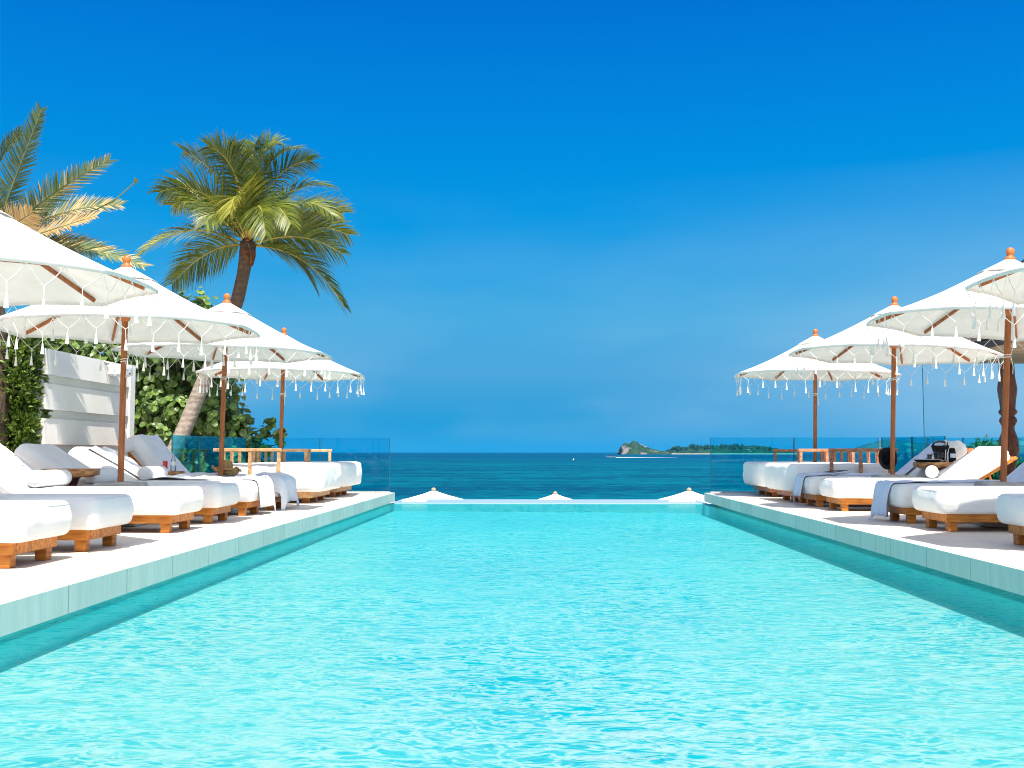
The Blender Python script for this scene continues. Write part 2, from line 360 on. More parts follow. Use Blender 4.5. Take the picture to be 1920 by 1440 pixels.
def glass_mat(name, tint, refl=.6, base=.02):
    m, N, L, out = mat(name)
    tr = N('BsdfTransparent'); tr.inputs[0].default_value = rgb(*tint)
    gl = N('BsdfGlossy'); gl.inputs['Roughness'].default_value = .0
    fr = N('Fresnel'); fr.inputs[0].default_value = 1.45; fm = N('Math', operation='MULTIPLY'); fm.inputs[1].default_value = refl; L(fr.outputs[0], fm.inputs[0])
    mx = N('MixShader'); L(fm.outputs[0], mx.inputs[0]); L(tr.outputs[0], mx.inputs[1]); L(gl.outputs[0], mx.inputs[2]); L(mx.outputs[0], out.inputs[0]); return m
M['glass'] = glass_mat('green_railing_glass', (.40, .92, .965), .5)
M['glass_clear'] = glass_mat('clear_glass', (.93, .96, .97), 1.2)
M['glass_screen'] = glass_mat('screen_glass', (.93, .97, .98), .18)
M['glass_edge'] = noise_mat('glass_edge', (.01, .07, .10), (.02, .10, .14), 3, rough=.2)
def emis(): pass

# ---------------------------------------------------------------- setting
ZW = -0.218; DL = -2.87; DR = 3.34; YE = 20.8
def sheet(name, x0, x1, y0, y1, z, m, kind='structure', nx=1, ny=1):
    mb = MB(); vs = [(x0 + (x1 - x0) * i / nx, y0 + (y1 - y0) * j / ny, z) for j in range(ny + 1) for i in range(nx + 1)]
    fs = [(j * (nx + 1) + i, j * (nx + 1) + i + 1, (j + 1) * (nx + 1) + i + 1, (j + 1) * (nx + 1) + i) for j in range(ny) for i in range(nx)]
    mb.add(vs, fs); return tag(mb.build(name, m), kind=kind)
sheet('sea', -30000, 30000, 44, 40000, -3.7, M['sea'])
sheet('ground', -400, 400, -200, 60, -4.0, M['soil'])
b = MB(); vs = []; fs = []
NX, NY = 60, 14
for j in range(NY + 1):
    for i in range(NX + 1):
        x = -150 + 300 * i / NX; y = 23.2 + 30 * j / NY
        vs.append((x, y, -2.75 - max(0, (y - 30)) * .055 + .08 * noise.noise(Vector((x * .3, y * .3, 0)))))
for j in range(NY):
    for i in range(NX):
        k = j * (NX + 1) + i; fs.append((k, k + 1, k + NX + 2, k + NX + 1))
b.add(vs, fs); tag(b.build('beach', M['sand'], smooth=True), kind='structure')

# left and right decks, each a slab that overhangs the pool wall
MB().box(((DL - 16) / 2, (YE - 8) / 2, -.0875), (DL + 16, YE + 8, .175)).build('deck_left', M['deck'])
d = COL.objects['deck_left']; tag(d, kind='structure')
tag(MB().box(((DR + 16) / 2, (YE - 8) / 2, -.0875), (16 - DR, YE + 8, .175)).build('deck_right', M['deck']), kind='structure')
tag(MB().box(((DL + DR) / 2, -6.0, -.1), (DR - DL - .01, 4, .2)).build('deck_back', M['deck']), kind='structure')
# coping faces, 3 cm thick stone in front of each slab edge
tag(MB().box((DL + .016, (YE - 4) / 2, -.0895), (.03, YE + 4.0, .171)).build('coping_left', M['coping']), kind='structure')
tag(MB().box((DR - .016, (YE - 4) / 2, -.0895), (.03, YE + 4.0, .171)).build('coping_right', M['coping']), kind='structure')
# pool shell
PL, PR = DL - .05, DR + .16
XS = DR - .32
def slab(xa, za, xb, zb): return MB().add([(xa, -4.2, za), (xb, -4.2, zb), (xb, YE + .2, zb), (xa, YE + .2, za), (xa, -4.2, za - .1), (xb, -4.2, zb - .1), (xb, YE + .2, zb - .1), (xa, YE + .2, za - .1)], [(0, 1, 2, 3), (7, 6, 5, 4), (0, 4, 5, 1), (1, 5, 6, 2), (2, 6, 7, 3), (3, 7, 4, 0)])
tag(slab(PL - .02, -.375, XS, -.40).build('pool_floor', M['pool']), kind='structure')
tag(slab(XS + .002, -.402, PR + .02, -.48).build('pool_floor_side', M['pool']), kind='structure')
tag(MB().box((PL - .1, 8.4, -.39), (.2, 24.8, .42)).build('pool_wall_left', M['pool_band']), kind='structure')
tag(MB().box((PR + .1, 8.4, -.39), (.2, 24.8, .42)).build('pool_wall_right', M['pool_band']), kind='structure')
tag(MB().box(((PL + PR) / 2, -4.1, -.343), (PR - PL, .2, .28)).build('pool_wall_back', M['pool_band']), kind='structure')
tag(MB().box(((PL + PR) / 2, YE + .1, -.363), (PR - PL, .2, .27)).build('pool_wall_far', M['pool']), kind='structure')
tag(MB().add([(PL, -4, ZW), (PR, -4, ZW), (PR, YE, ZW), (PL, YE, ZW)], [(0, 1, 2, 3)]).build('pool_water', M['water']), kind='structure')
def wet():
    m, N, L, out = mat('wet_overflow_stone')
    p = N('BsdfPrincipled'); p.inputs['Base Color'].default_value = rgb(.50, .56, .62); p.inputs['Roughness'].default_value = .12; L(p.outputs[0], out.inputs[0]); return m
M['wet'] = wet()
tag(MB().box(((DL + DR) / 2, YE + .9, -.60), (DR - DL + .1, 1.7, .774)).build('overflow_edge', M['wet']), kind='structure')
tag(MB().box((DL + .28, YE + 1.3, -.52), (.5, .22, .66)).build('overflow_curb', M['stone_white']), kind='structure')
tag(MB().box((DR - .3, YE + 1.3, -.52), (.55, .22, .66)).build('overflow_curb', M['stone_white']), kind='structure')
# retaining wall under the terrace, garden bed at the left beyond the deck
tag(MB().box((-9.5, YE - .35, -2.1), (13.0, .5, 3.7)).box((9.8, YE - .35, -2.1), (13.0, .5, 3.7)).build('retaining_wall', M['stone_white']), kind='structure')
tag(MB().box((-13.2, 23.8, -2.0), (13.6, 5.8, 3.6)).build('garden_terrace', M['soil']), kind='structure')

# ---------------------------------------------------------------- stepped white wall with fitting
WX = -6.3
wall = empty('garden_wall', (WX, 14.2, 0), 0, 'white stone garden wall with projecting horizontal courses behind the loungers', 'wall')
b = MB(); b.box((-.11, 0, 1.0), (.34, 2.6, 2.0)).build('core', M['stone_white'], wall)
zt = 2.12
for i in range(5):
    z1 = zt - i * .44; hh = .34
    # each course: a slanted board-like block; lit ledge on top, recess below
    vs = []
    for y in (-1.31, 1.31):
        vs += [(-.05, y, z1), (.12, y, z1 - .012), (.15, y, z1 - hh), (-.05, y, z1 - hh)]
    MB().add(vs, [(0, 1, 2, 3), (7, 6, 5, 4), (0, 4, 5, 1), (1, 5, 6, 2), (2, 6, 7, 3), (3, 7, 4, 0)]).build('course', M['stone_white'], wall)
MB().box((-.03, 1.41, 1.04), (.40, .18, 2.16)).build('end_pier', M['stone_white'], wall)
p = at(212, 690, 15.4)
fit = empty('wall_fitting', (WX + .14, 14.9, 1.86), 0, 'small white boxy fitting with dark slots on top of the white garden wall', 'wall fitting')
MB().bbox((.12, 0, .12), (.24, .34, .17), .03).build('housing', M['whitepaint'], fit)
MB().box((.243, -.05, .15), (.006, .05, .02)).build('slot', M['black'], fit); MB().box((.243, .04, .08), (.006, .04, .02)).build('slot', M['black'], fit)
MB().tube([(-.0, -.17, .2), (-.02, -.24, .24), (.06, -.28, .2)], .014, 6).build('bracket', M['metal'], fit)

# ---------------------------------------------------------------- glass railings
def railing(P0, P1, n, label, z0=.0, h=1.09, edge=True, posts=True):
    P0, P1 = Vector(P0), Vector(P1); d = P1 - P0; ang = math.atan2(d.y, d.x); Lh = d.length
    r = empty('glass_railing', (P0.x, P0.y, z0), ang, label, 'glass railing', 'glass railings round the pool terrace')
    w = Lh / n
    for i in range(n):
        pn = MB().box((w * (i + .5), 0, h / 2 + .03), (w - .03, .014, h - .06)).build('pane', M['glass'], r)
        for q in (w * i + .011, w * (i + 1) - .011): MB().box((q, 0, h / 2 + .03), (.009, .018, h - .06)).build('pane_edge', M['glass_edge'], pn)
    MB().box((Lh / 2, 0, .015), (Lh, .05, .03)).build('base_channel', M['metal'], r)
    return r
railing((-6.15, 17.4, 0), (-5.75, YE - .35, 0), 3, 'short green glass railing beside the leaning coconut palm trunk')
railing((-5.7, YE - .2, 0), (DL - .04, YE - .2, 0), 2, 'green glass railing at the deck end behind the pale-railed daybeds')
railing((DR + .06, YE - .2, 0), (6.7, YE - .2, 0), 2, 'green glass railing at the far deck end in front of the long wooded island')
railing((6.72, YE - .3, 0), (7.3, YE - 2.0, 0), 2, 'two narrow glass panes turning the corner behind the black hat')
railing((7.45, 21.9, 0), (9.6, 20.2, 0), 4, 'green glass railing behind the drinks table and beside the turned wooden column')
# tall clear wind screen by the pavilion
ws = empty('glass_screen', (7.05, 19.2, 0), math.atan2(-.9, 2.4), 'tall clear glass wind screen standing in front of the pavilion column', 'glass screen')
for i in range(2):
    pn = MB().box((.65 + 1.3 * i, 0, 1.25), (1.27, .012, 2.5)).build('pane', M['glass_screen'], ws)
    MB().box((.02 + 1.3 * i, 0, 1.25), (.014, .016, 2.5)).build('pane_edge', M['glass_edge'], pn)

# ---------------------------------------------------------------- parasol
def make_parasol():
    root = empty('parasol', (0, 0, 0))
    NR = 8; R = 1.49; ZR = 2.15; ZT = 2.84
    tw = pi / 8
    # covered base block, pole
    MB().cushion(-.24, .24, -.24, .24, 0, .47, .05, .03, wob=.02).build('base_cover', M['canvas_grey'], root, True)
    MB().tube([(0, 0, .3), (0, 0, 2.78)], .034, 12).build('pole', M['pole'], root, 'auto')
    MB().lathe([(.034, 2.24), (.05, 2.25), (.062, 2.27), (.066, 2.29), (.05, 2.32), (.06, 2.35), (.034, 2.38)], 14).build('hub', M['finial'], root, 'auto')
    MB().lathe([(.05, 2.80), (.062, 2.815), (.062, 2.86), (.05, 2.875), (.035, 2.885), (.035, 2.9), (.043, 2.913), (.048, 2.935), (.043, 2.958), (.026, 2.975), (.004, 2.982)], 16).build('finial', M['finial'], root, True)
    # canopy: eight gores, hems pulled in between the ribs; canvas with a hem drop
    def canopy_pt(th, t, inner=False):
        k = (th - tw) / (2 * pi / NR); fr = k - math.floor(k); s = sin(pi * fr)       # 0 at a rib, 1 mid gore
        r = .05 + (R - .05) * t
        r *= 1 - .075 * s
        z = ZT - (ZT - ZR) * (t ** 1.0) - .035 * sin(pi * t) + .02 * s * t - .025 * s * sin(pi * t)
        return Vector((r * cos(th), r * sin(th), z))
    NT, NA = 10, NR * 6
    vs = []; fs = []
    T0 = .12
    for i in range(NT + 1):
        t = T0 + (1 - T0) * i / NT
        for k in range(NA): vs.append(canopy_pt(tw + 2 * pi * k / NA, t))
    for k in range(NA):                                             # narrow hem turned down
        p = canopy_pt(tw + 2 * pi * k / NA, 1.0); vs.append(Vector((p.x * .999, p.y * .999, p.z - .028)))
    for i in range(NT + 1):
        for k in range(NA):
            k2 = (k + 1) % NA; fs.append((i * NA + k, i * NA + k2, (i + 1) * NA + k2, (i + 1) * NA + k))
    c = MB().add(vs, fs).build('canopy', M['canopy'], root, 'auto')
    md = c.modifiers.new('thick', 'SOLIDIFY'); md.thickness = .004
    # vent cap sits over the opening
    vs = []; fs = []
    for i in range(5):
        t = i / 4
        for k in range(NA):
            th = tw + 2 * pi * k / NA; kk = (th - tw) / (2 * pi / NR); s = sin(pi * (kk - math.floor(kk)))
            r = (.04 + .30 * t) * (1 - .07 * s); z = ZT + .010 - (.160) * t + .006 * s * t * t
            vs.append((r * cos(th), r * sin(th), z))
    for i in range(4):
        for k in range(NA):
            k2 = (k + 1) % NA; fs.append((i * NA + k, i * NA + k2, (i + 1) * NA + k2, (i + 1) * NA + k))
    v = MB().add(vs, fs).build('vent_cap', M['canopy'], root, 'auto'); md = v.modifiers.new('thick', 'SOLIDIFY'); md.thickness = .005
    for k in range(NR):
        th = tw + 2 * pi * k / NR; dr = Vector((cos(th), sin(th), 0))
        MB().tube([dr * .05 + Vector((0, 0, 2.74)), dr * (R * .5) + Vector((0, 0, ZT - (ZT - ZR) * .5 - .075)), dr * (R * .93) + Vector((0, 0, ZR + (ZT - ZR) * .07 - .035))], .0165, 6, flat=1.3).build('rib', M['pole'], root)
        MB().tube([dr * .06 + Vector((0, 0, 2.36)), dr * (R * .52) + Vector((0, 0, ZT - (ZT - ZR) * .52 - .07))], .014, 6).build('strut', M['pole'], root)
    # macrame fringe: cords from the hem meet in knots from which tassels hang
    fr = MB(); NTS = 32; rr = random.Random(3)
    for k in range(NTS):
        th0 = tw + 2 * pi * k / NTS; th1 = tw + 2 * pi * (k + 1) / NTS; thm = (th0 + th1) / 2
        a = canopy_pt(th0, .995); c_ = canopy_pt(th1, .995); m_ = canopy_pt(thm, .985)
        a.z -= .025; c_.z -= .025
        kn = Vector((m_.x, m_.y, min(a.z, c_.z) - .115 - rr.random() * .04)); sw = Vector((rr.uniform(-.012, .012), rr.uniform(-.012, .012), 0))
        kn += sw
        for q in (a, c_): fr.tube([q, (q + kn) / 2 + Vector((0, 0, -.01)), kn], .0032, 4, cap=False)
        e = kn + Vector((sw.x, sw.y, -.04 - rr.random() * .07)); fr.tube([kn, e], .0032, 4, cap=False)
        fr.lathe([(.003, .0), (.010, -.006), (.008, -.02), (.010, -.03), (.016, -.085), (.019, -.105), (.001, -.106)], 7, c=tuple(e))
    fr.build('fringe', M['cord'], root)
    # tie cord round the pole
    t = MB(); t.tube([(.036 * cos(a), .036 * sin(a), 1.78 + .004 * a) for a in [i * .5 for i in range(26)]], .005, 5)
    t.tube([(.036, 0, 1.8), (.06, .01, 1.9), (.05, 0, 2.0), (.07, -.01, 2.1)], .004, 5); t.tube([(.03, -.03, 1.8), (.05, -.05, 1.7), (.045, -.06, 1.62)], .004, 5)
    t.build('tie_cord', M['cord'], root)
    return root
pr = make_parasol()
G = 'white fringed parasols standing along both sides of the pool'
spots = [(-4.56, 8.1, 'white fringed parasol cut by the photo edge, hanging before the date palm', 0.1),
         (-4.55, 11.3, 'white fringed parasol whose pole rises in front of the white stepped garden wall', .25),
         (-4.31, 14.1, 'white fringed parasol whose finial stands just before the coconut palm trunk', .0),
         (-4.46, 18.0, 'white fringed parasol between the two daybeds near the leaning coconut palm, farthest on its side', .2),
         (5.05, 8.6, 'white fringed parasol cut by the photo edge above the shaded lounger foot opposite the palms', .1),
         (4.98, 11.35, 'white fringed parasol whose pole stands before the carved wooden column', .35),
         (5.01, 14.9, 'white fringed parasol with a black hat hanging on its pole', .05),
         (4.99, 18.9, 'white fringed parasol beside the far daybeds, its canopy over the wooded island', .2)]
LEAN = [.2, .0, 1.0, .6, 1.5, 3.5, 2.3, 1.2]
for i, (x, y, lab, rz) in enumerate(spots):
    lean = LEAN[i]
    o = pr if i == 0 else copy_tree(pr)
    o.location = (x, y, 0); o.rotation_euler = (radians(rnd.uniform(-.6, .6)), radians(lean), rz); rz = (-.05, .04, -.02, .06, .05, -.04, .03, -.06)[i]; o.rotation_euler[2] = rz; o.scale = (1, .85, 1.018 if x > 0 else 1.0); tag(o, lab, 'parasol', G)

# ---------------------------------------------------------------- sun lounger
ZM = .44
def piping(x0, x1, y0, y1, za, zb, R_, parent):
    for z in (za, zb):
        ins = .013; pts = []
        for ci, (sx, sy) in enumerate(((1, 1), (-1, 1), (-1, -1), (1, -1))):
            for k in range(7):
                th = pi / 2 * (ci + k / 6); q = R_ - ins; cx, cy = (x0 + x1) / 2, (y0 + y1) / 2; a, b_ = (x1 - x0) / 2 - ins, (y1 - y0) / 2 - ins
                pts.append((cx + sx * (a - q) + q * cos(th), cy + sy * (b_ - q) + q * sin(th), z))
        MB().tube(pts + pts[:1], .006, 5, cap=False).build('piping', M['fabric'], parent, True)
def make_lounger(angle, seed):
    root = empty('sun_lounger', (0, 0, 0)); a = radians(angle)
    for x in (.045, 1.78):
        for s in (-1, 1): MB().bbox((x, s * .27, .05), (.09, .09, .10), .006).build('leg', M['teak'], root)
    f = MB()
    for s in (-1, 1): f.bbox((.95, s * .31, .138), (1.96, .05, .085), .006)
    f.bbox((-.008, 0, .138), (.05, .566, .083), .005); f.bbox((1.905, 0, .138), (.05, .566, .083), .005)
    f.build('frame', M['teak_x'], root)
    sl = MB()
    for i in range(12): sl.box((.1 + i * .125, 0, .166), (.09, .56, .016))
    sl.build('slats', M['teak'], root)
    mt_ = MB().cushion(-.12, 1.62, -.40, .40, .178, ZM, .085, .06, M=None, wob=.007, seed=seed).build('mattress', M['fabric'], root, True)
    piping(-.12, 1.62, -.40, .40, .178 + .03, ZM - .028, .085, mt_)
    H = Matrix.Translation((1.5, 0, .2)) @ Matrix.Rotation(-a, 4, 'Y')
    MB().cushion(0, .95, -.40, .40, .03, .26, .09, .075, M=H, wob=.007, seed=seed + 5).build('back_cushion', M['fabric'], root, True)
    bf = MB(); bf.bbox((.5, .27, 0), (1.06, .05, .04), .004, H); bf.bbox((.5, -.27, 0), (1.06, .05, .04), .004, H); bf.bbox((1.0, 0, .0), (.06, .49, .03), .004, H)
    bf.build('back_frame', M['teak_x'], root)
    top = H @ Vector((.8, 0, -.02))
    for yy in (-.22, .22): MB().tube([(top.x, yy, top.z), (top.x + .10, yy, .14)], .016, 6).build('prop', M['teak_x'], root)
    return root
def bolster(lo, rz, label, x=1.42, yaw=0, r=.085, L_=.74, name='bolster_pillow'):
    e = Matrix.Translation(lo) @ Matrix.Rotation(rz, 4, 'Z')
    b = MB(); prof = [(.004, 0), (r * .5, .0), (r * .85, .015), (r, .05), (r * 1.02, L_ / 2), (r, L_ - .05), (r * .85, L_ - .015), (r * .5, L_), (.004, L_)]
    b.lathe(prof, 20, M=Matrix.Translation((0, -L_ / 2, 0)) @ Matrix.Rotation(-pi / 2, 4, 'X'))
    o = b.build(name, M['fabric'], None, True); p = e @ Vector((x, 0, ZM + r + .008)); o.location = p; o.rotation_euler = (0, 0, rz + yaw)
    return tag(o, label, 'pillow', 'white roll pillows on the loungers')
lounge = {}
GL = 'white sun loungers set out along both sides of the pool'
LL = [  # key, x foot legs, y centre, angle, label
    ('A', -3.63, 7.45, 38, 'sunlit white lounger foot cut by the photo edge, nearest on the palm side'),
    ('B', -3.63, 8.65, 38, 'half shaded white lounger, just behind the lounger foot nearest on the palm side'),
    ('C', -3.65, 10.62, 34, 'sunlit white lounger with a white roll pillow, in front of the round wooden table'),
    ('D', -3.66, 11.98, 32, 'white lounger with shaded raised back behind the round wooden pedestal table'),
    ('E', -3.68, 13.42, 30, 'white lounger with a towel thrown from its back down over its foot'),
    ('F', -3.68, 14.78, 47, 'white lounger with steep back under a towel, beside the red can'),
    ('Z', -3.60, 5.6, 38, None)]
RR = [('A2', 4.15, 8.93, 38, 'blue shaded white lounger foot cut by the photo edge, with a dark leg'),
      ('C2', 4.15, 10.98, 38, 'sunlit white lounger with bright orange frame, before the towel-draped lounger'),
      ('D2', 4.17, 12.18, 40, 'lounger under a pale blue towel between two sunlit white ones'),
      ('E2', 4.13, 14.6, 31, 'sunlit white lounger with raised back and a ball-like roll pillow end'),
      ('F2', 4.10, 15.72, 39, 'lounger with towel and magazine in front of the rounded daybed')]
base = make_lounger(38, 1); used = False
for side, rows in ((pi, LL[:-1]), (0, RR)):
    for (k, x, y, an, lab) in rows:
        if an == 38:
            o = base if not used else copy_tree(base); used = True
        else: o = make_lounger(an, rnd.random() * 50)
        o.location = (x, y, 0); o.rotation_euler = (0, 0, side); tag(o, lab, 'sun lounger', GL); lounge[k] = (x, y, side, an)
bolster((-3.65, 10.62, 0), pi, 'white roll pillow at the raised back of the sunlit lounger before the round table', x=1.36)
bolster((-3.66, 11.98, 0), pi, 'grey shaded roll pillow behind the pedestal of the round table', x=1.38)
bolster((-3.68, 13.42, 0), pi, 'roll pillow half under the towel, shaded, beside the parasol pole', x=1.30)
bolster((4.13, 14.6, 0), 0, 'white roll pillow seen end-on like a ball below the drinks table', x=1.34, yaw=-.36)

def towel(key, s_from, s_to, y0, y1, label, m='towel', flare=.08, seed=0, hang=.34, name='towel', rip=.02):
    """cloth that follows the lounger top; s runs from the foot hem (negative) along the seat and up the back"""
    x, y, rz, an = lounge[key]; a = radians(an)
    def path(s):
        zt = ZM + .022
        if s < 0:      # hanging over the foot
            q = -s; r = .07
            if q < r * pi / 2: th = q / r; return (-.075 - r * sin(th), zt - r * (1 - cos(th)), 0)
            d = q - r * pi / 2; return (-.145 - .12 * d, zt - r - d, d)
        Ls = 1.46
        if s < Ls: return (-.075 + s, zt, 0)
        d = s - Ls; px, pz = -.075 + Ls, zt
        return (px + d * cos(a) - .03, pz + d * sin(a) + .0, 0) if d < .80 else (px + .80 * cos(a) - .03 + (d - .8) * cos(a - 1.25), pz + .80 * sin(a) + (d - .8) * sin(a - 1.25), 0)
    NU, NV = 60, 22; vs = []; fs = []
    for i in range(NU + 1):
        s = s_from + (s_to - s_from) * i / NU; X, Z, dd = path(s)
        for j in range(NV + 1):
            v = j / NV; w = y0 + (y1 - y0) * v
            yy = w * (1 + dd * flare * 3) + .02 * sin(s * 5 + seed)
            fold = rip * (noise.noise(Vector((s * 2.2 + seed, v * 5, seed))) + .5 * noise.noise(Vector((s * 5, v * 9 + seed, 3))))
            side = max(0, abs(yy) - .385)
            zz = Z + max(0, fold * 1.2) * (1 if dd == 0 else .2) - side * 2.2
            xx = X - (dd * 1.6) * (.05 * sin(v * 11 + seed) + .03 * sin(v * 23 + 1)) - (dd > 0) * abs(fold)
            zz = max(zz, .012)
            yy = yy if side == 0 else math.copysign(.385 + side * .75, yy)
            vs.append((xx, yy, zz))
    for i in range(NU):
        for j in range(NV):
            k = i * (NV + 1) + j; fs.append((k, k + 1, k + NV + 2, k + NV + 1))
    o = MB().add(vs, fs).build(name, M[m], None, True)
    md = o.modifiers.new('thick', 'SOLIDIFY'); md.thickness = .009; md.offset = 1
    o.location = (x, y, 0); o.rotation_euler = (0, 0, rz)
    return tag(o, label, 'towel', 'towels spread over the loungers')
towel('E', -.40, 2.5, -.46, .22, 'white towel running down the lounger back and hanging long over its foot', seed=2, rip=.05)
towel('F', -.40, 2.5, -.50, .50, 'rumpled white towel hanging over the lounger foot beside the big rounded daybed', seed=5, rip=.06)
towel('D2', -.44, 2.45, -.16, .48, 'pale blue towel hanging to the deck over a lounger foot', 'towelblue', seed=9, rip=.03)
towel('F2', -.36, 2.45, -.10, .47, 'pale towel under the magazine, draped over a lounger foot by the daybed', 'towelblue', seed=13, rip=.04)
towel('D', -.0, .42, -.3, .1, 'small rumpled cloth lying on the lounger foot', seed=21, rip=.05) if False else None

# ---------------------------------------------------------------- daybeds
def make_daybed(wood):
    root = empty('daybed', (0, 0, 0))          # origin: foot end centre on deck; +x towards the head
    MB().cushion(0, 1.66, -.88, .88, .185, .615, .22, .07, dome=.02, wob=.02).build('mattress', M['fabric'], root, True)
    f = MB()
    for s in (-1, 1): f.bbox((.87, s * .68, .137), (1.34, .09, .11), .01)
    f.bbox((.24, 0, .137), (.09, 1.265, .108), .01); f.bbox((1.5, 0, .137), (.09, 1.265, .108), .01)
    f.build('frame', M[wood], root)
    for x in (.32, 1.4):
        for s in (-1, 0, 1): MB().bbox((x, s * .56, .04), (.1, .1, .08), .006).build('leg', M['teak'], root)
    for s in (-1, 1): 
        MB().bbox((1.12, s * .94, .835), (.98, .06, .05), .006).build('side_rail', M[wood], root)
        for x in (.67, 1.12, 1.57): MB().bbox((x, s * .94, .405), (.05, .05, .81), .005).build('post', M[wood], root)
    MB().bbox((1.66, 0, .835), (.06, 1.94, .05), .006).build('head_rail', M[wood], root)
    for y in (-.45, .0, .45): MB().bbox((1.68, y, .405), (.045, .05, .81), .005).build('post', M[wood], root)
    return root
GD = 'white rounded daybeds at the far end of both decks'
d1 = make_daybed('rail'); d1.location = (-3.33, 17.0, 0); d1.rotation_euler[2] = pi; tag(d1, 'big rounded white daybed with pale wooden rails behind the towel-covered lounger', 'daybed', GD)
d2 = make_daybed('rail_red'); d2.location = (3.90, 17.25, 0); tag(d2, 'rounded white daybed with reddish rails behind the lounger carrying the magazine', 'daybed', GD)
d3 = copy_tree(d1); d3.location = (-3.37, 19.3, 0); d3.rotation_euler[2] = pi; tag(d3, 'rounded white daybed at the glass deck end, behind the pale-railed daybed', 'daybed', GD)
d4 = copy_tree(d2); d4.location = (3.97, 19.5, 0); tag(d4, 'rounded shaded white daybed at the far glass corner across the pool from the palms', 'daybed', GD)

# ---------------------------------------------------------------- tables and things on them
def make_table(h=.62, r=.30):
    root = empty('side_table', (0, 0, 0))
    pr_ = [(.02, h - .09), (r * .8, h - .088), (r * .84, h - .075), (r * .97, h - .07), (r, h - .055), (r, h - .008), (r * .985, h), (.01, h)]
    MB().lathe(pr_, 36).build('table_top', M['table'], root, 'auto')
    MB().lathe([(.13, 0), (.13, .03), (.10, .06), (.065, .16), (.055, .28), (.06, h - .2), (.09, h - .11), (.11, h - .091)], 24).build('pedestal', M['table_dark'], root, 'auto')
    return root
GT = 'round wooden side tables between the loungers'
t1 = make_table(); t1.location = (-5.1, 11.3, 0); tag(t1, 'empty round wooden pedestal table before the shaded raised lounger back', 'side table', GT)
t2 = make_table(.54, .27); t2.location = (-5.08, 14.1, 0); tag(t2, 'wooden pedestal table holding the red can and clear bottle', 'side table', GT)
t3 = make_table(.66, .33); t3.location = (5.76, 15.15, 0); tag(t3, 'round wooden pedestal table holding the ice bucket and drinks', 'side table', GT)
t4 = make_table(.66, .30); t4.location = (5.78, 11.6, 0); tag(t4, 'dark wooden table edge cut by the photo edge before the blue-shaded towel', 'side table', GT)
# red drink can
cx, cy, cz = -5.04, 14.02, .542
can = empty('drink_can', (cx, cy, cz), radians(-18), 'red drink can with white lettering on the small wooden table', 'can')
MB().lathe([(.02, 0), (.027, .002), (.033, .014), (.033, .128), (.029, .138)], 20).build('body', M['red'], can, 'auto')
MB().lathe([(.0285, .1382), (.029, .142), (.026, .142), (.025, .139), (.001, .139)], 20).build('lid', M['metal'], can, 'auto')
tcu = bpy.data.curves.new('lettering', 'FONT'); tcu.body = 'Coca-Cola'; tcu.size = .026; tcu.extrude = .0006; tcu.align_x = 'CENTER'; tcu.align_y = 'CENTER'
to = bpy.data.objects.new('tmp_text', tcu); COL.objects.link(to); dg = bpy.context.evaluated_depsgraph_get(); me = bpy.data.meshes.new_from_object(to.evaluated_get(dg)); bpy.data.objects.remove(to)
rot = Matrix.Rotation(pi / 2, 4, 'X') @ Matrix.Rotation(pi / 2, 4, 'Z')
for v in me.vertices:      # wrap the word round the can
    q = rot @ v.co; ang = q.x / .0336; rr_ = .0336 + abs(q.y) * .5; v.co = (rr_ * sin(ang), -rr_ * cos(ang), q.z + .07)
me.materials.clear(); me.materials.append(M['whitepaint']); lt = bpy.data.objects.new('lettering', me); COL.objects.link(lt); lt.parent = can
def bottle(loc, h, r, mname, label, cat='bottle', name='bottle'):
    o = empty(name, loc, 0, label, cat)
    MB().lathe([(r * .8, 0), (r, .01), (r, h * .55), (r * .85, h * .65), (r * .38, h * .8), (r * .36, h * .97), (r * .45, h * .975), (r * .45, h), (.002, h)], 18).build('body', M[mname], o, True)
    return o
bo = bottle((-4.93, 14.02, .542), .24, .034, 'glass_clear', 'clear glass bottle beside the red can')
MB().lathe([(.0345, .08), (.0347, .081), (.0347, .13), (.0345, .131)], 18).build('label_band', M['towel'], bo, True)
# drinks on the right table
zt3 = .662
tray = empty('tray', (5.60, 15.1, zt3), 0, 'dark shallow tray overhanging the drinks table edge', 'tray')
MB().lathe([(.005, 0), (.15, 0), (.19, .03), (.186, .034), (.147, .006), (.005, .006)], 24).build('dish', M['black'], tray, 'auto')
MB().lathe([(.195, .03), (.2, .034), (.195, .038), (.188, .034)], 24).build('rim', M['metal'], tray, True)
def glass_cup(loc, h, r, label, g='drinking glasses on the table'):
    o = empty('drinking_glass', loc, 0, label, 'glass', g)
    MB().lathe([(r * .8, 0), (r, h), (r * .95, h), (r * .75, .008), (.001, .008)], 16).build('cup', M['glass_clear'], o, True)
    return o
glass_cup((5.60, 15.02, zt3 + .008), .10, .032, 'small glass jar standing on the dark tray')
glass_cup((5.70, 14.98, zt3), .16, .036, 'tall drinking glass between the tray and the ice bucket')
bk = empty('ice_bucket', (5.80, 15.14, zt3), 0, 'clear ice bucket with black collar on the drinks table', 'ice bucket')
MB().lathe([(.07, 0), (.085, .02), (.095, .17), (.09, .17), (.08, .025), (.001, .02)], 24).build('bucket', M['glass_clear'], bk, True)
MB().lathe([(.085, .14), (.10, .15), (.125, .23), (.12, .235), (.09, .155), (.08, .145)], 24).build('collar', M['black'], bk, 'auto')
MB().lathe([(.11, .232), (.115, .24), (.10, .275), (.06, .30), (.001, .31)], 20).build('ice', M['glass_clear'], bk, True)
MB().tube([(.03, -.09, .02), (.05, -.1, .3)], .006, 6).build('straw', M['whitepaint'], bk)
jr = empty('dark_jar', (5.93, 15.04, zt3), 0, 'black jar with pale label at the ice bucket side', 'jar')
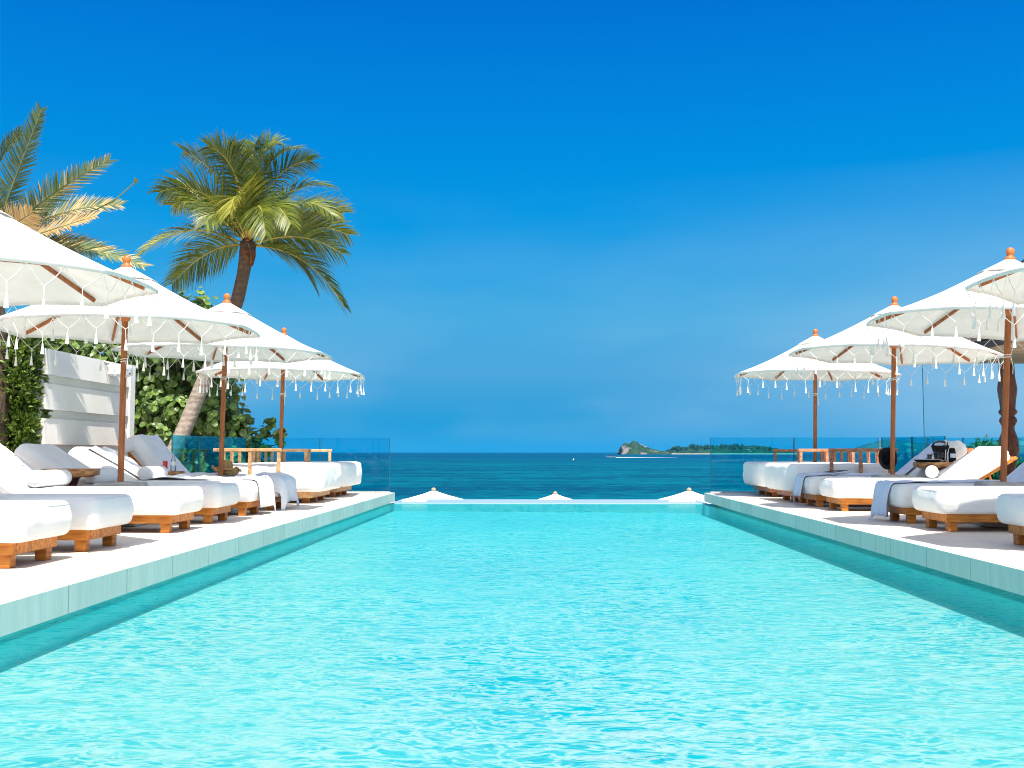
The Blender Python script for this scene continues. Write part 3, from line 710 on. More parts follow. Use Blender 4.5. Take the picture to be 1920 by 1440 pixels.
MB().lathe([(.045, 0), (.05, .01), (.05, .13), (.045, .15), (.04, .19), (.02, .2), (.001, .2)], 20).build('body', M['black'], jr, True)
vs = [(.0515 * sin(a), -.0515 * cos(a), z) for z in (.06, .12) for a in [i * .2 - .9 for i in range(10)]]
MB().add(vs, [(i, i + 1, i + 11, i + 10) for i in range(9)]).build('paper_label', M['towelblue'], jr)
# straw bag / hat on the lounger, black hat on the pole, magazine
hat = empty('straw_hat', (-4.33, 14.45, ZM + .01), .3, 'crumpled tan straw hat lying on the lounger beside the pole', 'hat')
vs = []; fs = []
for i in range(13):
    rr_ = [.0, .05, .08, .095, .10, .105, .115, .14, .17, .20, .225, .235, .24][i]; zz = [.13, .13, .125, .11, .08, .045, .03, .025, .03, .045, .06, .06, .05][i]
    for k in range(30):
        th = 2 * pi * k / 30; w = noise.noise(Vector((cos(th) * 1.5, sin(th) * 1.5, i * .12))) * .07 * (i / 12)
        vs.append((rr_ * cos(th) * 1.15, rr_ * sin(th) * .95, max(.012, zz * 1.5 + w + (.05 * max(0, -cos(th)) * i / 12))))
for i in range(12):
    for k in range(30):
        k2 = (k + 1) % 30; fs.append((i * 30 + k, i * 30 + k2, (i + 1) * 30 + k2, (i + 1) * 30 + k))
hat.scale = (.72, .72, 1.15)
h_ = MB().add(vs, fs).build('brim_and_crown', M['straw'], hat, True); md = h_.modifiers.new('t', 'SOLIDIFY'); md.thickness = .012
MB().tube([(.112 * cos(a) * 1.15, .112 * sin(a) * .95, .05) for a in [i * .35 for i in range(19)]], .009, 5).build('hat_band', M['dark_wood'], hat)
bh = empty('black_hat', (5.0, 14.94, .71), 0, 'black round hat hanging on a parasol pole', 'hat')
vs = []; fs = []
prof = [(.0, .11), (.06, .11), (.085, .10), (.095, .06), (.10, .0), (.12, -.01), (.135, .0), (.137, .004)]
for i, (rr_, dd) in enumerate(prof):
    for k in range(28):
        th = 2 * pi * k / 28; ear = 1 + .16 * max(0, sin(th)) * abs(cos(th)) * (i >= 5); vs.append((rr_ * 0.92 * cos(th) * ear, .05 + dd + .01 * sin(3 * th) * (i > 5), rr_ * sin(th) * 1.1 * ear))
for i in range(len(prof) - 1):
    for k in range(28):
        k2 = (k + 1) % 28; fs.append((i * 28 + k, i * 28 + k2, (i + 1) * 28 + k2, (i + 1) * 28 + k))
h_ = MB().add(vs, fs).build('hat_body', M['black'], bh, True); md = h_.modifiers.new('t', 'SOLIDIFY'); md.thickness = .008
MB().tube([(0, .05, .14), (.0, -.03, .18), (.03, -.05, .17)], .004, 5).build('hanging_loop', M['black'], bh)
mg = empty('magazine', (4.52, 15.72 + .2, ZM + .05), .2, 'dark-covered magazine lying on the towel before the daybed', 'magazine')
mg.rotation_euler = (0, radians(-7), .2)
MB().bbox((0, 0, .012), (.24, .34, .018), .003).build('pages', M['towel'], mg)
MB().bbox((0, 0, .0235), (.244, .344, .005), .001).build('cover', M['dark_wood'], mg)
MB().box((0, -.02, .0265), (.05, .12, .001)).build('title_panel', M['towel'], mg)

# ---------------------------------------------------------------- pavilion (right)
pv = empty('pavilion', (9.9, 17.9, 0), 0, 'open pavilion with steep dark roof, beige cloth ceiling and carved wooden columns', 'pavilion')
x0, x1, y0, y1, ze = -2.35, 2.6, -2.9, 2.7, 2.56
cp = [(.17, 0), (.17, .35), (.10, .42), (.09, .5), (.12, .62), (.165, .85), (.15, 1.05), (.10, 1.22), (.095, 1.28), (.12, 1.33), (.145, 1.40), (.125, 1.46), (.10, 1.49), (.145, 1.54), (.15, 1.58), (.12, 1.63), (.135, 1.8), (.16, 2.0), (.13, 2.25), (.12, 2.55)]
for (x, y) in ((-.90, 2.2), (2.3, 2.2), (-.90, -2.3), (2.3, -2.3)):
    MB().lathe([(r * 1.12, z) for r, z in cp], 24, c=(x, y, 0)).build('column', M['column'], pv, True)
b = MB(); b.box((.12, y1, ze + .05), (x1 - x0, .1, .12)); b.box((.12, y0, ze + .05), (x1 - x0, .1, .12)); b.box((x0, -.1, ze + .05), (.1, y1 - y0 - .11, .12)); b.box((x1, -.1, ze + .05), (.1, y1 - y0 - .11, .12)); b.build('eave_beam', M['dark_wood'], pv)
vs = []; fs = []; n = 24
for j in range(n + 1):
    for i in range(n + 1):
        u, v = i / n, j / n; x = x0 + .1 + (x1 - x0 - .2) * u; y = y0 + .1 + (y1 - y0 - .2) * v
        vs.append((x, y, ze + .02 - .12 * abs(sin(v * pi * 3)) * sin(pi * u) ** .3 + .03 * noise.noise(Vector((x * 2, y * 2, 0)))))
for j in range(n):
    for i in range(n): k = j * (n + 1) + i; fs.append((k, k + 1, k + n + 2, k + n + 1))
MB().add(vs, fs).build('cloth_ceiling', M['beige_cloth'], pv, True)
ap = (.3, .0, 5.6); c4 = [(x0 - .06, y0 - .06, ze + .13), (x1 + .06, y0 - .06, ze + .13), (x1 + .06, y1 + .06, ze + .13), (x0 - .06, y1 + .06, ze + .13)]
MB().add(c4 + [ap], [(0, 1, 4), (1, 2, 4), (2, 3, 4), (3, 0, 4), (3, 2, 1, 0)]).build('roof', M['thatch'], pv)
for q in c4: MB().tube([q, ap], .06, 6).build('hip_beam', M['dark_wood'], pv)
ln = empty('lantern', (9.36, 19.6, 1.13), 0, 'round dark wire lantern hanging at the photo edge beside the wooden column', 'lantern')
ring = MB()
for k in range(6):
    th = pi * k / 6; ring.tube([(.14 * cos(a) * cos(th), .14 * cos(a) * sin(th), .14 * sin(a)) for a in [i * pi / 8 for i in range(17)]], .008, 5, cap=False)
ring.build('cage', M['dark_wood'], ln); MB().lathe([(.01, -.08), (.05, -.07), (.06, 0), (.05, .06), (.01, .07)], 12).build('glass', M['glass_clear'], ln, True)
MB().tube([(0, 0, .14), (0, 0, 1.4)], .006, 5).build('hanger', M['dark_wood'], ln)

# ---------------------------------------------------------------- beach parasols below the pool edge
def make_beach():
    root = empty('beach_parasol', (0, 0, 0)); R = 1.7; n = 84; vs = []; fs = []
    for i in range(9):
        t = i / 8
        for k in range(n):
            th = 2 * pi * k / n; vs.append(((.03 + R * t) * cos(th), (.03 + R * t) * sin(th), 2.52 - .52 * t ** .86 + (.05 * t if k % 2 else 0)))
    for i in range(8):
        for k in range(n): k2 = (k + 1) % n; fs.append((i * n + k, i * n + k2, (i + 1) * n + k2, (i + 1) * n + k))
    c = MB().add(vs, fs).build('canopy', M['canopy'], root); md = c.modifiers.new('t', 'SOLIDIFY'); md.thickness = .006
    MB().lathe([(.05, 2.5), (.075, 2.53), (.06, 2.58), (.03, 2.6), (.002, 2.61)], 12).build('cap', M['beige_cloth'], root, True)
    MB().tube([(0, 0, 0), (0, 0, 2.5)], .03, 8).build('pole', M['pole'], root)
    for k in range(12):
        th = 2 * pi * k / 12; MB().tube([(.1 * cos(th), .1 * sin(th), 2.46), (1.55 * cos(th), 1.55 * sin(th), 2.01)], .012, 5).build('rib', M['pole'], root)
    return root
bp = make_beach(); GB = 'white beach parasols just beyond the infinity edge'
for i, (px, py, Y, lab) in enumerate(((813, 914, 30, 'white ribbed beach parasol top beyond the pool edge, on the palm tree side'), (1041, 921, 33, 'smallest white beach parasol top, at the middle of the pool edge'), (1292, 914, 30, 'white ribbed beach parasol top beyond the pool edge, on the wooded island side'))):
    o = bp if i == 0 else copy_tree(bp); q = at(px, py, Y); o.location = (q.x, Y, q.z - 2.61); tag(o, lab, 'parasol', GB)

# ---------------------------------------------------------------- palms
def frond(mbL, mbR, P0, P1, P2, Lmax, nl, width, droop, rs, stiff=.45, dry=None, dryp=0.0, vee=.3, rr=.022):
    P0, P1, P2 = Vector(P0), Vector(P1), Vector(P2)
    def C(t): return P0 * (1 - t) ** 2 + P1 * 2 * t * (1 - t) + P2 * t * t
    def T(t): return ((P1 - P0) * (1 - t) + (P2 - P1) * t).normalized()
    mbR.tube([C(i / 14) for i in range(15)], [rr * (1 - .85 * i / 14) for i in range(15)], 5)
    roll = rs.choice((-1, 1)) * rs.uniform(.25, 1.0)
    for i in range(nl):
        t = .13 + .87 * (i + .5) / nl
        p = C(t); tg = T(t); side = tg.cross(Vector((0, 0, 1)));
        if side.length < .2: side = Vector((1, 0, 0))
        side.normalize(); side = Matrix.Rotation(roll, 3, tg) @ side; nrm = side.cross(tg).normalized()
        prof = min(1, (t - .05) * 4.5) * (1 - max(0, t - .55) * 1.35)
        for s in (-1, 1):
            Lf = Lmax * prof * rs.uniform(.82, 1.1)
            d = (side * s * (1 - stiff * .6) + tg * (stiff + .5 * t) + nrm * vee + Vector((rs.uniform(-.1, .1), rs.uniform(-.1, .1), rs.uniform(-.1, .1)))).normalized()
            w = (tg - d * tg.dot(d)).normalized() * width * rs.uniform(.8, 1.15)
            pts = []; cur = p.copy(); dd = d.copy(); NS = 4
            for q in range(NS + 1):
                pts.append(cur.copy()); dd = (dd + Vector((0, 0, -droop * (.6 + .5 * rs.random())))).normalized(); cur = cur + dd * (Lf / NS)
            vs = []
            for q, c in enumerate(pts):
                ww = w * [.55, 1, .9, .6, .05][q] * .5; vs += [c - ww, c + ww]
            fs = [(2 * q, 2 * q + 1, 2 * q + 3, 2 * q + 2) for q in range(NS)]
            (dry if (dry is not None and rs.random() < dryp) else mbL).add(vs, fs)
def palm(name, label, crown, fr, trunk_pts, trunk_r, leafm, rachm, Lmax, nl, width, droop, seed, stiff, dryf=None, vee=.3):
    base_ = Vector(trunk_pts[0]); root = empty(name, base_, 0, label, 'palm tree'); rs = random.Random(seed)
    MB().tube([Vector(p) - base_ for p in trunk_pts], trunk_r, 14).build('trunk', M['palm_bark'] if name == 'coconut_palm' else M['bark'], root, True)
    for i, (c1, c2, *ex) in enumerate(fr):
        L_ = MB(); R_ = MB(); d_ = MB(); dp = ex[0] if ex else 0
        frond(L_, R_, Vector(crown) - base_, Vector(c1) - base_, Vector(c2) - base_, Lmax, nl, width, droop, rs, stiff, d_, dp, vee)
        if L_.v and len(d_.v) < 300: L_.add(d_.v, d_.f); d_ = MB()
        f = L_.build('frond', M[leafm + '_pale' if leafm == 'palm_leaf' and i in (0, 4, 9, 16, 21, 24) else leafm], root) if L_.v else d_.build('frond', M[dryf], root)
        R_.build('stalk', M[rachm], f)
        if L_.v and d_.v: d_.build('dry_leaflets', M[dryf], f)
    return root
# coconut palm: crown at about 21.5 m
YP = 21.5; cr = at(466, 462, YP)
def A(px, py, dy): return at(px, py, YP + dy)
FR = [((350, 395), (262, 478), -.3), ((400, 445), (322, 532), .2), ((430, 300), (345, 268), .4), ((390, 300), (300, 360), -.4), ((400, 350), (322, 385), .7), ((410, 400), (340, 350), -.2),
      ((500, 280), (585, 285), .3), ((545, 300), (622, 350), .6), ((560, 340), (622, 402), -.5), ((560, 400), (652, 440), .1), ((560, 420), (640, 475), -.6), ((575, 455), (645, 575), .1),
      ((545, 445), (590, 540), .8), ((440, 290), (425, 265), -.2), ((470, 250), (520, 252), .1), ((485, 300), (498, 440), -1.4), ((450, 290), (430, 400), -1.3), ((500, 330), (545, 420), -1.2),
      ((430, 350), (385, 420), -1.2), ((480, 260), (555, 262), -.2), ((455, 270), (390, 258), -.5), ((430, 380), (390, 400), 1.2), ((520, 370), (560, 400), 1.3), ((470, 240), (480, 255), .3), ((590, 390), (640, 400), .9)]
fr = [(A(c[0], c[1] + (22 if c[1] < 310 else 0), d * .5), A(t[0], t[1] + (16 if t[1] < 300 else 0), d)) for c, t, d in FR]
tp = [at(298, 900, YP - .1), at(330, 840, YP - .1), at(352, 790, YP), at(378, 725, YP), at(402, 670, YP), at(428, 610, YP), at(446, 560, YP), at(456, 515, YP), at(462, 480, YP), at(466, 455, YP)]
tp = [Vector((tp[0].x - .35, YP, -.25))] + tp
tr_ = [.18, .17, .165, .16, .155, .15, .142, .138, .132, .15, .18]
cp_ = palm('coconut_palm', 'tall leaning coconut palm with a full green crown beyond the parasols', cr, fr, tp, tr_, 'palm_leaf', 'rachis', .84, 92, .021, .21, 4, .45)
b = MB(); rs = random.Random(5)
for k in range(26):
    th = rs.uniform(0, 2 * pi); q = Vector((cos(th), sin(th), 0)); c0 = at(464, 478, YP) - cp_.location; b.tube([c0 + q * .09 + Vector((0, 0, -.22)), c0 + q * .13 + Vector((0, 0, rs.uniform(-.05, .1))), c0 + q * .10 + Vector((0, 0, .35))], [.035, .045, .015], 6)
b.build('husk', M['husk'], cp_, True)
# date palm at the left edge, about 12.5 m
YD = 12.6; dc = at(-22, 470, YD)
def B(px, py, dy): return at(px, py, YD + dy)
FD = [((30, 330), (78, 205), .1, .08), ((-30, 300), (40, 250), .5, .1), ((70, 370), (205, 300), -.2, .15), ((110, 380), (225, 385), .3, .4), ((100, 430), (180, 405), -.3, 1.0), ((80, 440), (200, 470), .2, .7),
      ((130, 440), (270, 500), .0, .15), ((-90, 350), (-150, 330), 0, .1), ((-60, 380), (-160, 450), .4, .4), ((60, 420), (120, 350), .4, .3), ((-20, 380), (-60, 290), -.4, .1), ((120, 470), (245, 560), .5, .3), ((20, 420), (60, 400), -.6, 1.0)]
fd = [(B(c[0], c[1], d * .5), B(t[0], t[1], d), e) for (c, t, d, e) in [((a[0]), (a[1]), a[2], a[3]) for a in FD]]
dt = [Vector((at(-8, 840, YD).x, YD, 0)), at(-6, 760, YD), at(-10, 640, YD), at(-16, 540, YD), at(-22, 465, YD)]
dp_ = palm('date_palm', 'date palm with rough bark trunk and stiff partly dried fronds at the photo edge', dc, fd, dt, [.16, .15, .14, .14, .13], 'date_leaf', 'rachis_g', .33, 95, .017, .03, 8, .38, 'date_dry', .15)
# leaf-base scales on the trunk
b = MB(); rs = random.Random(2)
for i in range(26):
    z = .05 + i * .1
    for k in range(9):
        th = 2 * pi * (k + .5 * (i % 2)) / 9; q = Vector((cos(th), sin(th), 0)); sp = Vector((-sin(th), cos(th), 0)); t_ = min(1, z / 2.6)
        cx_ = dt[0].x + (dt[4].x - dt[0].x) * t_ - dp_.location.x; o_ = Vector((cx_, 0, z)); r0 = .145
        b.add([o_ + q * r0 - sp * .06, o_ + q * r0 + sp * .06, o_ + q * (r0 + .05) + sp * .04 + Vector((0, 0, .09)), o_ + q * (r0 + .05) - sp * .04 + Vector((0, 0, .09)), o_ + q * (r0 - .03) + Vector((0, 0, .13))], [(0, 1, 2, 3), (3, 2, 4), (0, 3, 4), (1, 4, 2)])
M['scale'] = noise_mat('leaf_base_scale', (.16, .11, .085), (.36, .27, .22), 9, rough=.95, bump=.6, island=True)
b.build('bark_scales', M['scale'], dp_)
s_ = MB(); q0, q1, q2 = B(90, 440, 0) - dp_.location, B(215, 375, 0) - dp_.location, B(256, 340, 0) - dp_.location
s_.tube([q0, q1, q2], .008, 5)
for k in range(5): s_.tube([q2 + Vector((-.03, 0, -.03)), q2 + Vector((.01 + .012 * k - .03, 0, .05 - .01 * k))], .008, 4)
s_.build('spear_shoot', M['rachis_g'], dp_)

# ---------------------------------------------------------------- leafy plants
def leaf_disc(mb, p, nrm, r, rs, n=7):
    nrm = nrm.normalized(); a = nrm.cross(Vector((rs.uniform(-1, 1), rs.uniform(-1, 1), rs.uniform(-1, 1)))).normalized(); bb = nrm.cross(a)
    vs = [p + nrm * (-r * .2)]
    for k in range(n):
        th = 2 * pi * k / n; vs.append(p + (a * cos(th) * 1.05 + bb * sin(th)) * r + nrm * (r * .18 * cos(2 * th)))
    mb.add(vs, [(0, k + 1, (k + 1) % n + 1) for k in range(n)])
def leaf_lance(mb, p, d, nrm, L_, w):
    d = d.normalized(); s = d.cross(nrm).normalized() * w * .5; m = p + d * L_ * .5 + nrm * L_ * .08
    mb.add([p, m + s, p + d * L_, m - s], [(0, 1, 2, 3)])
root = empty('sea_grape_tree', Vector((at(330, 880, 22.5).x, 22.5, -.3)), 0, 'broad sea grape tree with round leaves between the white wall and the sea', 'tree')
rl = root.location; rs = random.Random(11); lf = MB(); br = MB()
clumps = []
for _ in range(700):
    if len(clumps) >= 260: break
    px = rs.uniform(60, 470); py = rs.uniform(560, 905)
    lim = 565
    if px > 380: lim = 620 + (px - 380) * 2.15
    if py < lim + 12: continue
    clumps.append((at(px, py, rs.uniform(22.0, 24.2)), rs.uniform(.28, .5)))
extra = [(372, 566, .1, 12), (380, 600, .14, 20), (440, 730, .2, 26), (462, 790, .2, 22), (470, 835, .24, 40), (495, 812, .17, 26), (507, 795, .13, 18), (512, 788, .08, 10), (523, 815, .16, 24), (530, 808, .10, 14), (500, 845, .18, 30), (480, 862, .2, 34), (515, 872, .15, 16), (452, 812, .22, 34), (440, 860, .25, 40), (528, 832, .1, 12), (470, 880, .18, 20), (430, 770, .24, 34)]
for (c, r) in clumps:
    for _ in range(62):
        v = Vector((rs.gauss(0, 1), rs.gauss(0, 1), rs.gauss(0, 1))).normalized(); p = c + v * r * rs.uniform(.55, 1.1)
        nn = v + Vector((rs.uniform(-.5, .5), -.5 + rs.uniform(-.5, .5), .5)); leaf_disc(lf, p - rl, nn, rs.uniform(.055, .095), rs)
ctr = at(400, 800, 20.0)
for (px, py, r, n_) in extra:
    c = at(px, py, 22.4); clumps.append((c, r))
    for _ in range(n_):
        v = Vector((rs.gauss(0, 1), rs.gauss(0, 1), rs.gauss(0, 1))).normalized(); p = c + v * r * rs.uniform(.2, 1.1)
        leaf_disc(lf, p - rl, v + Vector((0, -.4, .4)), rs.uniform(.045, .075), rs)
lf.build('crown', M['grape'], root)
stem0 = Vector((at(300, 860, 22.5).x, 22.5, -.25)); hubs = [stem0, at(280, 800, 22.6), at(340, 760, 22.8), at(400, 800, 22.4), at(180, 760, 22.8), at(440, 840, 22.5)]
for h_ in hubs[1:]: br.tube([stem0 - rl, (stem0 + h_) / 2 - rl + Vector((.05, 0, -.1)), h_ - rl], [.09, .06, .035], 7)
for (c, r) in clumps:
    h_ = min(hubs[1:], key=lambda q: (q - c).length); mid = (h_ + c) / 2 + Vector((rs.uniform(-.1, .1), rs.uniform(-.1, .1), rs.uniform(-.1, .05))); br.tube([h_ - rl, mid - rl, c - rl], [.03, .018, .008], 5)
br.build('trunk', M['bark'], root)

def bush(name, label, cat, c, dims, nleaf, L_, w, m, seed, stemh=0, group=None, box=False):
    root = empty(name, (c[0], c[1], c[2]), 0, label, cat, group); rs = random.Random(seed); lf = MB(); cl = []
    for _ in range(max(8, nleaf // 130)):
        if box: q = Vector((rs.uniform(-1, 1), rs.uniform(-1, 1), rs.uniform(0, 1)))
        else:
            v = Vector((rs.gauss(0, 1), rs.gauss(0, 1), rs.gauss(0, 1))).normalized() * rs.random() ** .4; q = Vector((v.x, v.y, .5 + v.z / 2))
        cl.append(Vector((q.x * dims[0] / 2, q.y * dims[1] / 2, q.z * dims[2])))
    r = min(dims) * .28
    for _ in range(nleaf):
        c_ = rs.choice(cl); v = Vector((rs.gauss(0, 1), rs.gauss(0, 1), rs.gauss(0, 1))).normalized(); p = c_ + v * r * rs.uniform(.5, 1.15)
        if box: p = Vector((max(-dims[0] / 2 - .05, min(dims[0] / 2 + .05, p.x)), p.y, max(0.03, min(dims[2] + .05, p.z)))); p += v * .03
        if p.z < 0: continue
        d = v + Vector((rs.uniform(-.7, .7), rs.uniform(-.7, .7), rs.uniform(-.2, .9))); n_ = Vector((rs.uniform(-1, 1), rs.uniform(-1, 1), rs.uniform(-.2, 1))).normalized()
        leaf_lance(lf, p, d, n_, L_ * rs.uniform(.7, 1.2), w)
    lf.build('foliage', m, root); st = MB()
    for c_ in cl[:24]: st.tube([(c_.x * .1, c_.y * .1, 0), (c_.x * .5, c_.y * .5, c_.z * .6), tuple(c_)], [.03, .018, .006], 5)
    st.build('stems', M['bark'], root); return root
hx = at(52, 700, 12.9).x
bush('hedge', 'tall narrow clipped green hedge between the date palm trunk and the white wall', 'hedge', (-6.60, 12.85, 0), (.56, .45, 2.22), 26000, .085, .042, M['hedge'], 5, box=True)
for (px, Y, dm, lab, sd) in ((1858, 24.0, (1.1, 1.0, 1.25), 'pale green rounded shrub beyond the glass beside the carved column', 3), (1800, 25.5, (2.6, 1.2, .9), 'low dark shrub beyond the glass behind the raised lounger back', 4)):
    q = at(px, 848, Y); bush('shrub', lab, 'shrub', (q.x, Y, -.35), dm, 2600, .11, .05, M['hedge'], sd, group='shrubs beyond the glass railing')
tag(MB().box((9.8, 24.2, -1.65), (7.5, 5.0, 2.6)).build('terrain', M['soil']), kind='structure')

# ---------------------------------------------------------------- far coast
def hills(name, prof, Y, depth, m, seed, rough=.15, ztop_px=None):
    """prof: (px, py) skyline; a heightfield ridge with real depth"""
    n = 160; nd = 18; vs = []; fs = []; x0 = prof[0][0]; x1 = prof[-1][0]
    def sky(px):
        for (a, b_), (c, d) in zip(prof, prof[1:]):
            if a <= px <= c: t = (px - a) / (c - a); t = t * t * (3 - 2 * t); return b_ + (d - b_) * t
        return 849
    for j in range(nd + 1):
        v = j / nd; e = sin(pi * v) ** .7
        for i in range(n + 1):
            px = x0 + (x1 - x0) * i / n; y = Y + depth * (v - .5); top = at(px, sky(px), Y); X = top.x
            hgt = (top.z + 3.7) * e; nz = noise.fractal(Vector((X * 14 / Y * 6 + seed, y * 60 / Y, seed)), .9, 2, 5)
            vs.append((X + nz * depth * .03, y, -3.9 + max(0, hgt * (1 + rough * nz))))
    for j in range(nd):
        for i in range(n): k = j * (n + 1) + i; fs.append((k, k + 1, k + n + 2, k + n + 1))
    return tag(MB().add(vs, fs).build(name, m, None, False), kind='structure')
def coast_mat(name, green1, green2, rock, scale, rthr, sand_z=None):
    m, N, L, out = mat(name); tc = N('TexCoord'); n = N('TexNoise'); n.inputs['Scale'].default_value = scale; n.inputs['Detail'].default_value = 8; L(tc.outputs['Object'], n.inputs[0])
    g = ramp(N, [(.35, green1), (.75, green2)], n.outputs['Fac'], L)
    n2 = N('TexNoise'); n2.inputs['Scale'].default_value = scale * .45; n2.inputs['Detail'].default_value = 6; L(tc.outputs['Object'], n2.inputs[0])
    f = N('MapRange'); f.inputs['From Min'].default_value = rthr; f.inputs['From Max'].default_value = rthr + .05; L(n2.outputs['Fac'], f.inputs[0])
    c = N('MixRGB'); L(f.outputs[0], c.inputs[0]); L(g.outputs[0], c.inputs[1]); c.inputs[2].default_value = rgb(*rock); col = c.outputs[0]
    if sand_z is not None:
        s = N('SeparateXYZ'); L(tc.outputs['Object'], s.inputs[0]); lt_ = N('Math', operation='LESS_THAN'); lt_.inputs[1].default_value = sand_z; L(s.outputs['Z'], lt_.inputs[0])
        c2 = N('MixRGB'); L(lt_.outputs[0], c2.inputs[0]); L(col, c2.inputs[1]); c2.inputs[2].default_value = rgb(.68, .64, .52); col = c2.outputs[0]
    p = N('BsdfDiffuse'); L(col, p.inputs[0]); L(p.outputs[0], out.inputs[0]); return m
hills('hills_rock_island', [(1161, 849), (1165, 836), (1172, 830), (1178, 834), (1186, 829), (1194, 828), (1202, 832), (1212, 838), (1222, 843), (1240, 846), (1252, 849)], 2400, 120, coast_mat('rocky_green', (.015, .045, .03), (.05, .09, .04), (.22, .18, .17), .06, .54), 3, .3)
hills('hills_wooded_island', [(1246, 849), (1255, 842), (1270, 840), (1290, 838), (1330, 836), (1390, 835.5), (1420, 836), (1450, 840), (1470, 844), (1484, 849)], 2600, 160, coast_mat('wooded_green', (.012, .04, .03), (.035, .075, .04), (.20, .20, .17), .05, .63, -2.6), 9, .12)
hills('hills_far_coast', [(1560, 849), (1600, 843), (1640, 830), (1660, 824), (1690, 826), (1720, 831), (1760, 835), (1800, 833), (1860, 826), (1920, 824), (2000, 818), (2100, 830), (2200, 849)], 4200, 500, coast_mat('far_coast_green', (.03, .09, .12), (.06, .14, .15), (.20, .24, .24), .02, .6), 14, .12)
t = MB(); rs = random.Random(6)
for i in range(260):
    px = rs.uniform(1258, 1445); q = at(px, 849, 2580 + rs.uniform(-40, 30)); z0 = 2 + rs.random() * 8; h = rs.uniform(9, 15) * (1 if 1290 < px < 1400 else .55); r = rs.uniform(2.2, 4)
    t.lathe([(r * .5, 0), (r, h * .25), (r * .7, h * .6), (.1, h)], 6, c=(q.x, q.y, z0))
tag(t.build('treeline', coast_mat('island_trees', (.01, .04, .03), (.03, .065, .035), (.03, .07, .03), .1, .9)), 'line of dark pointed trees along the long low island', 'trees', kind='stuff')
hh = empty('house', (0, 0, 0))
MB().box((0, 0, 4), (16, 10, 8)).build('wall', M['whitepaint'], hh)
MB().add([(-9, -6, 8.01), (9, -6, 8.01), (9, 6, 8.01), (-9, 6, 8.01), (-6, 0, 11.5), (6, 0, 11.5)], [(0, 1, 5, 4), (1, 2, 5), (2, 3, 4, 5), (3, 0, 4), (3, 2, 1, 0)]).build('roof', M['finial'], hh)
rs = random.Random(9)
for i in range(14):
    o = hh if i == 0 else copy_tree(hh); px = 1705 + i * 14.5 + rs.uniform(-5, 5); q = at(px, 846 - rs.uniform(0, 5), 3940); o.location = (q.x, q.y, q.z - 4); o.rotation_euler[2] = rs.uniform(-.5, .5); o.scale = [rs.uniform(.7, 1.2)] * 3
    tag(o, 'tiny white house on the far wooded coast beyond the glass', 'house', 'houses along the far coast')
# speedboat with its wake, small sailing boat
q = at(1146, 853, 900); bt = empty('speedboat', (q.x, q.y, -3.6), radians(184), 'tiny white speedboat ahead of its wake near the rock island', 'boat')
MB().add([(-4, -1.2, .9), (-4, 1.2, .9), (2, 1.2, 1.0), (2, -1.2, 1.0), (5, 0, 1.4), (-4, -.8, 0), (-4, .8, 0), (2, .8, 0), (2, -.8, 0), (4, 0, .2)], [(0, 1, 2, 3), (3, 2, 4), (0, 5, 6, 1), (1, 6, 7, 2), (2, 7, 9, 4), (3, 4, 9, 8), (0, 3, 8, 5), (5, 8, 9, 7, 6)]).build('hull', M['whitepaint'], bt)
MB().box((0, 0, 1.5), (2.4, 1.4, 1.0)).build('cabin', M['dark_wood'], bt)
M['foam'] = noise_mat('foam', (.55, .68, .72), (.85, .9, .92), .6, rough=.9)
vs = []; fs = []
for i in range(31):
    x = 4 + i * 1.75; w = .8 + i * .10
    for j, yy in enumerate((-w, 0, w)): vs.append((q.x + x, q.y + yy, -3.66 + (.35 * (1 - i / 31) if j == 1 else .0)))
for i in range(30):
    for j in range(2): k = i * 3 + j; fs.append((k, k + 1, k + 4, k + 3))
tag(MB().add(vs, fs).build('foam', M['foam']), 'white foam wake trailing behind the speedboat', 'foam', kind='stuff')
q = at(1075, 857, 600); sb = empty('sailing_boat', (q.x, q.y, -3.62), 0, 'tiny white sailing boat alone on the open sea', 'boat'); sb.scale = (.42, .42, .42)
MB().box((0, 0, .2), (2.2, .7, .5)).build('hull', M['whitepaint'], sb); MB().add([(0, 0, .5), (.9, 0, .6), (0, 0, 3.0), (0, .03, .5), (.9, .03, .6), (0, .03, 3.0)], [(0, 1, 2), (5, 4, 3), (0, 3, 4, 1), (1, 4, 5, 2), (2, 5, 3, 0)]).build('sail', M['whitepaint'], sb)

hz, N_, L_, out_ = mat('sea_haze')
pv_ = N_('VolumePrincipled'); pv_.inputs['Color'].default_value = rgb(.03, .44, .86); pv_.inputs['Density'].default_value = 4.5e-5; L_(pv_.outputs[0], out_.inputs['Volume'])
tag(MB().box((0, 20000, 97), (60400, 40600, 206)).build('haze', hz), 'thin bluish sea haze over the far water', 'haze', kind='stuff')

# ---------------------------------------------------------------- light, sky, camera
sd = Vector((.13, -.43, 1.0)).normalized()
elev = math.asin(sd.z); rotz = math.atan2(sd.x, sd.y)
W = bpy.data.worlds.new('World'); S.world = W; W.use_nodes = True; nt = W.node_tree; nt.nodes.clear()
def WN(t, **k):
    n = nt.nodes.new('ShaderNode' + t)
    for a, b_ in k.items(): setattr(n, a, b_)
    return n
wo = WN('OutputWorld'); bg = WN('Background'); sk = WN('TexSky', sky_type='NISHITA'); sk.sun_disc = False; sk.sun_elevation = elev; sk.sun_rotation = rotz; sk.air_density = 1.0; sk.dust_density = 1.6; sk.ozone_density = 1
tc = WN('TexCoord'); sx = WN('SeparateXYZ'); nt.links.new(tc.outputs['Generated'], sx.inputs[0])
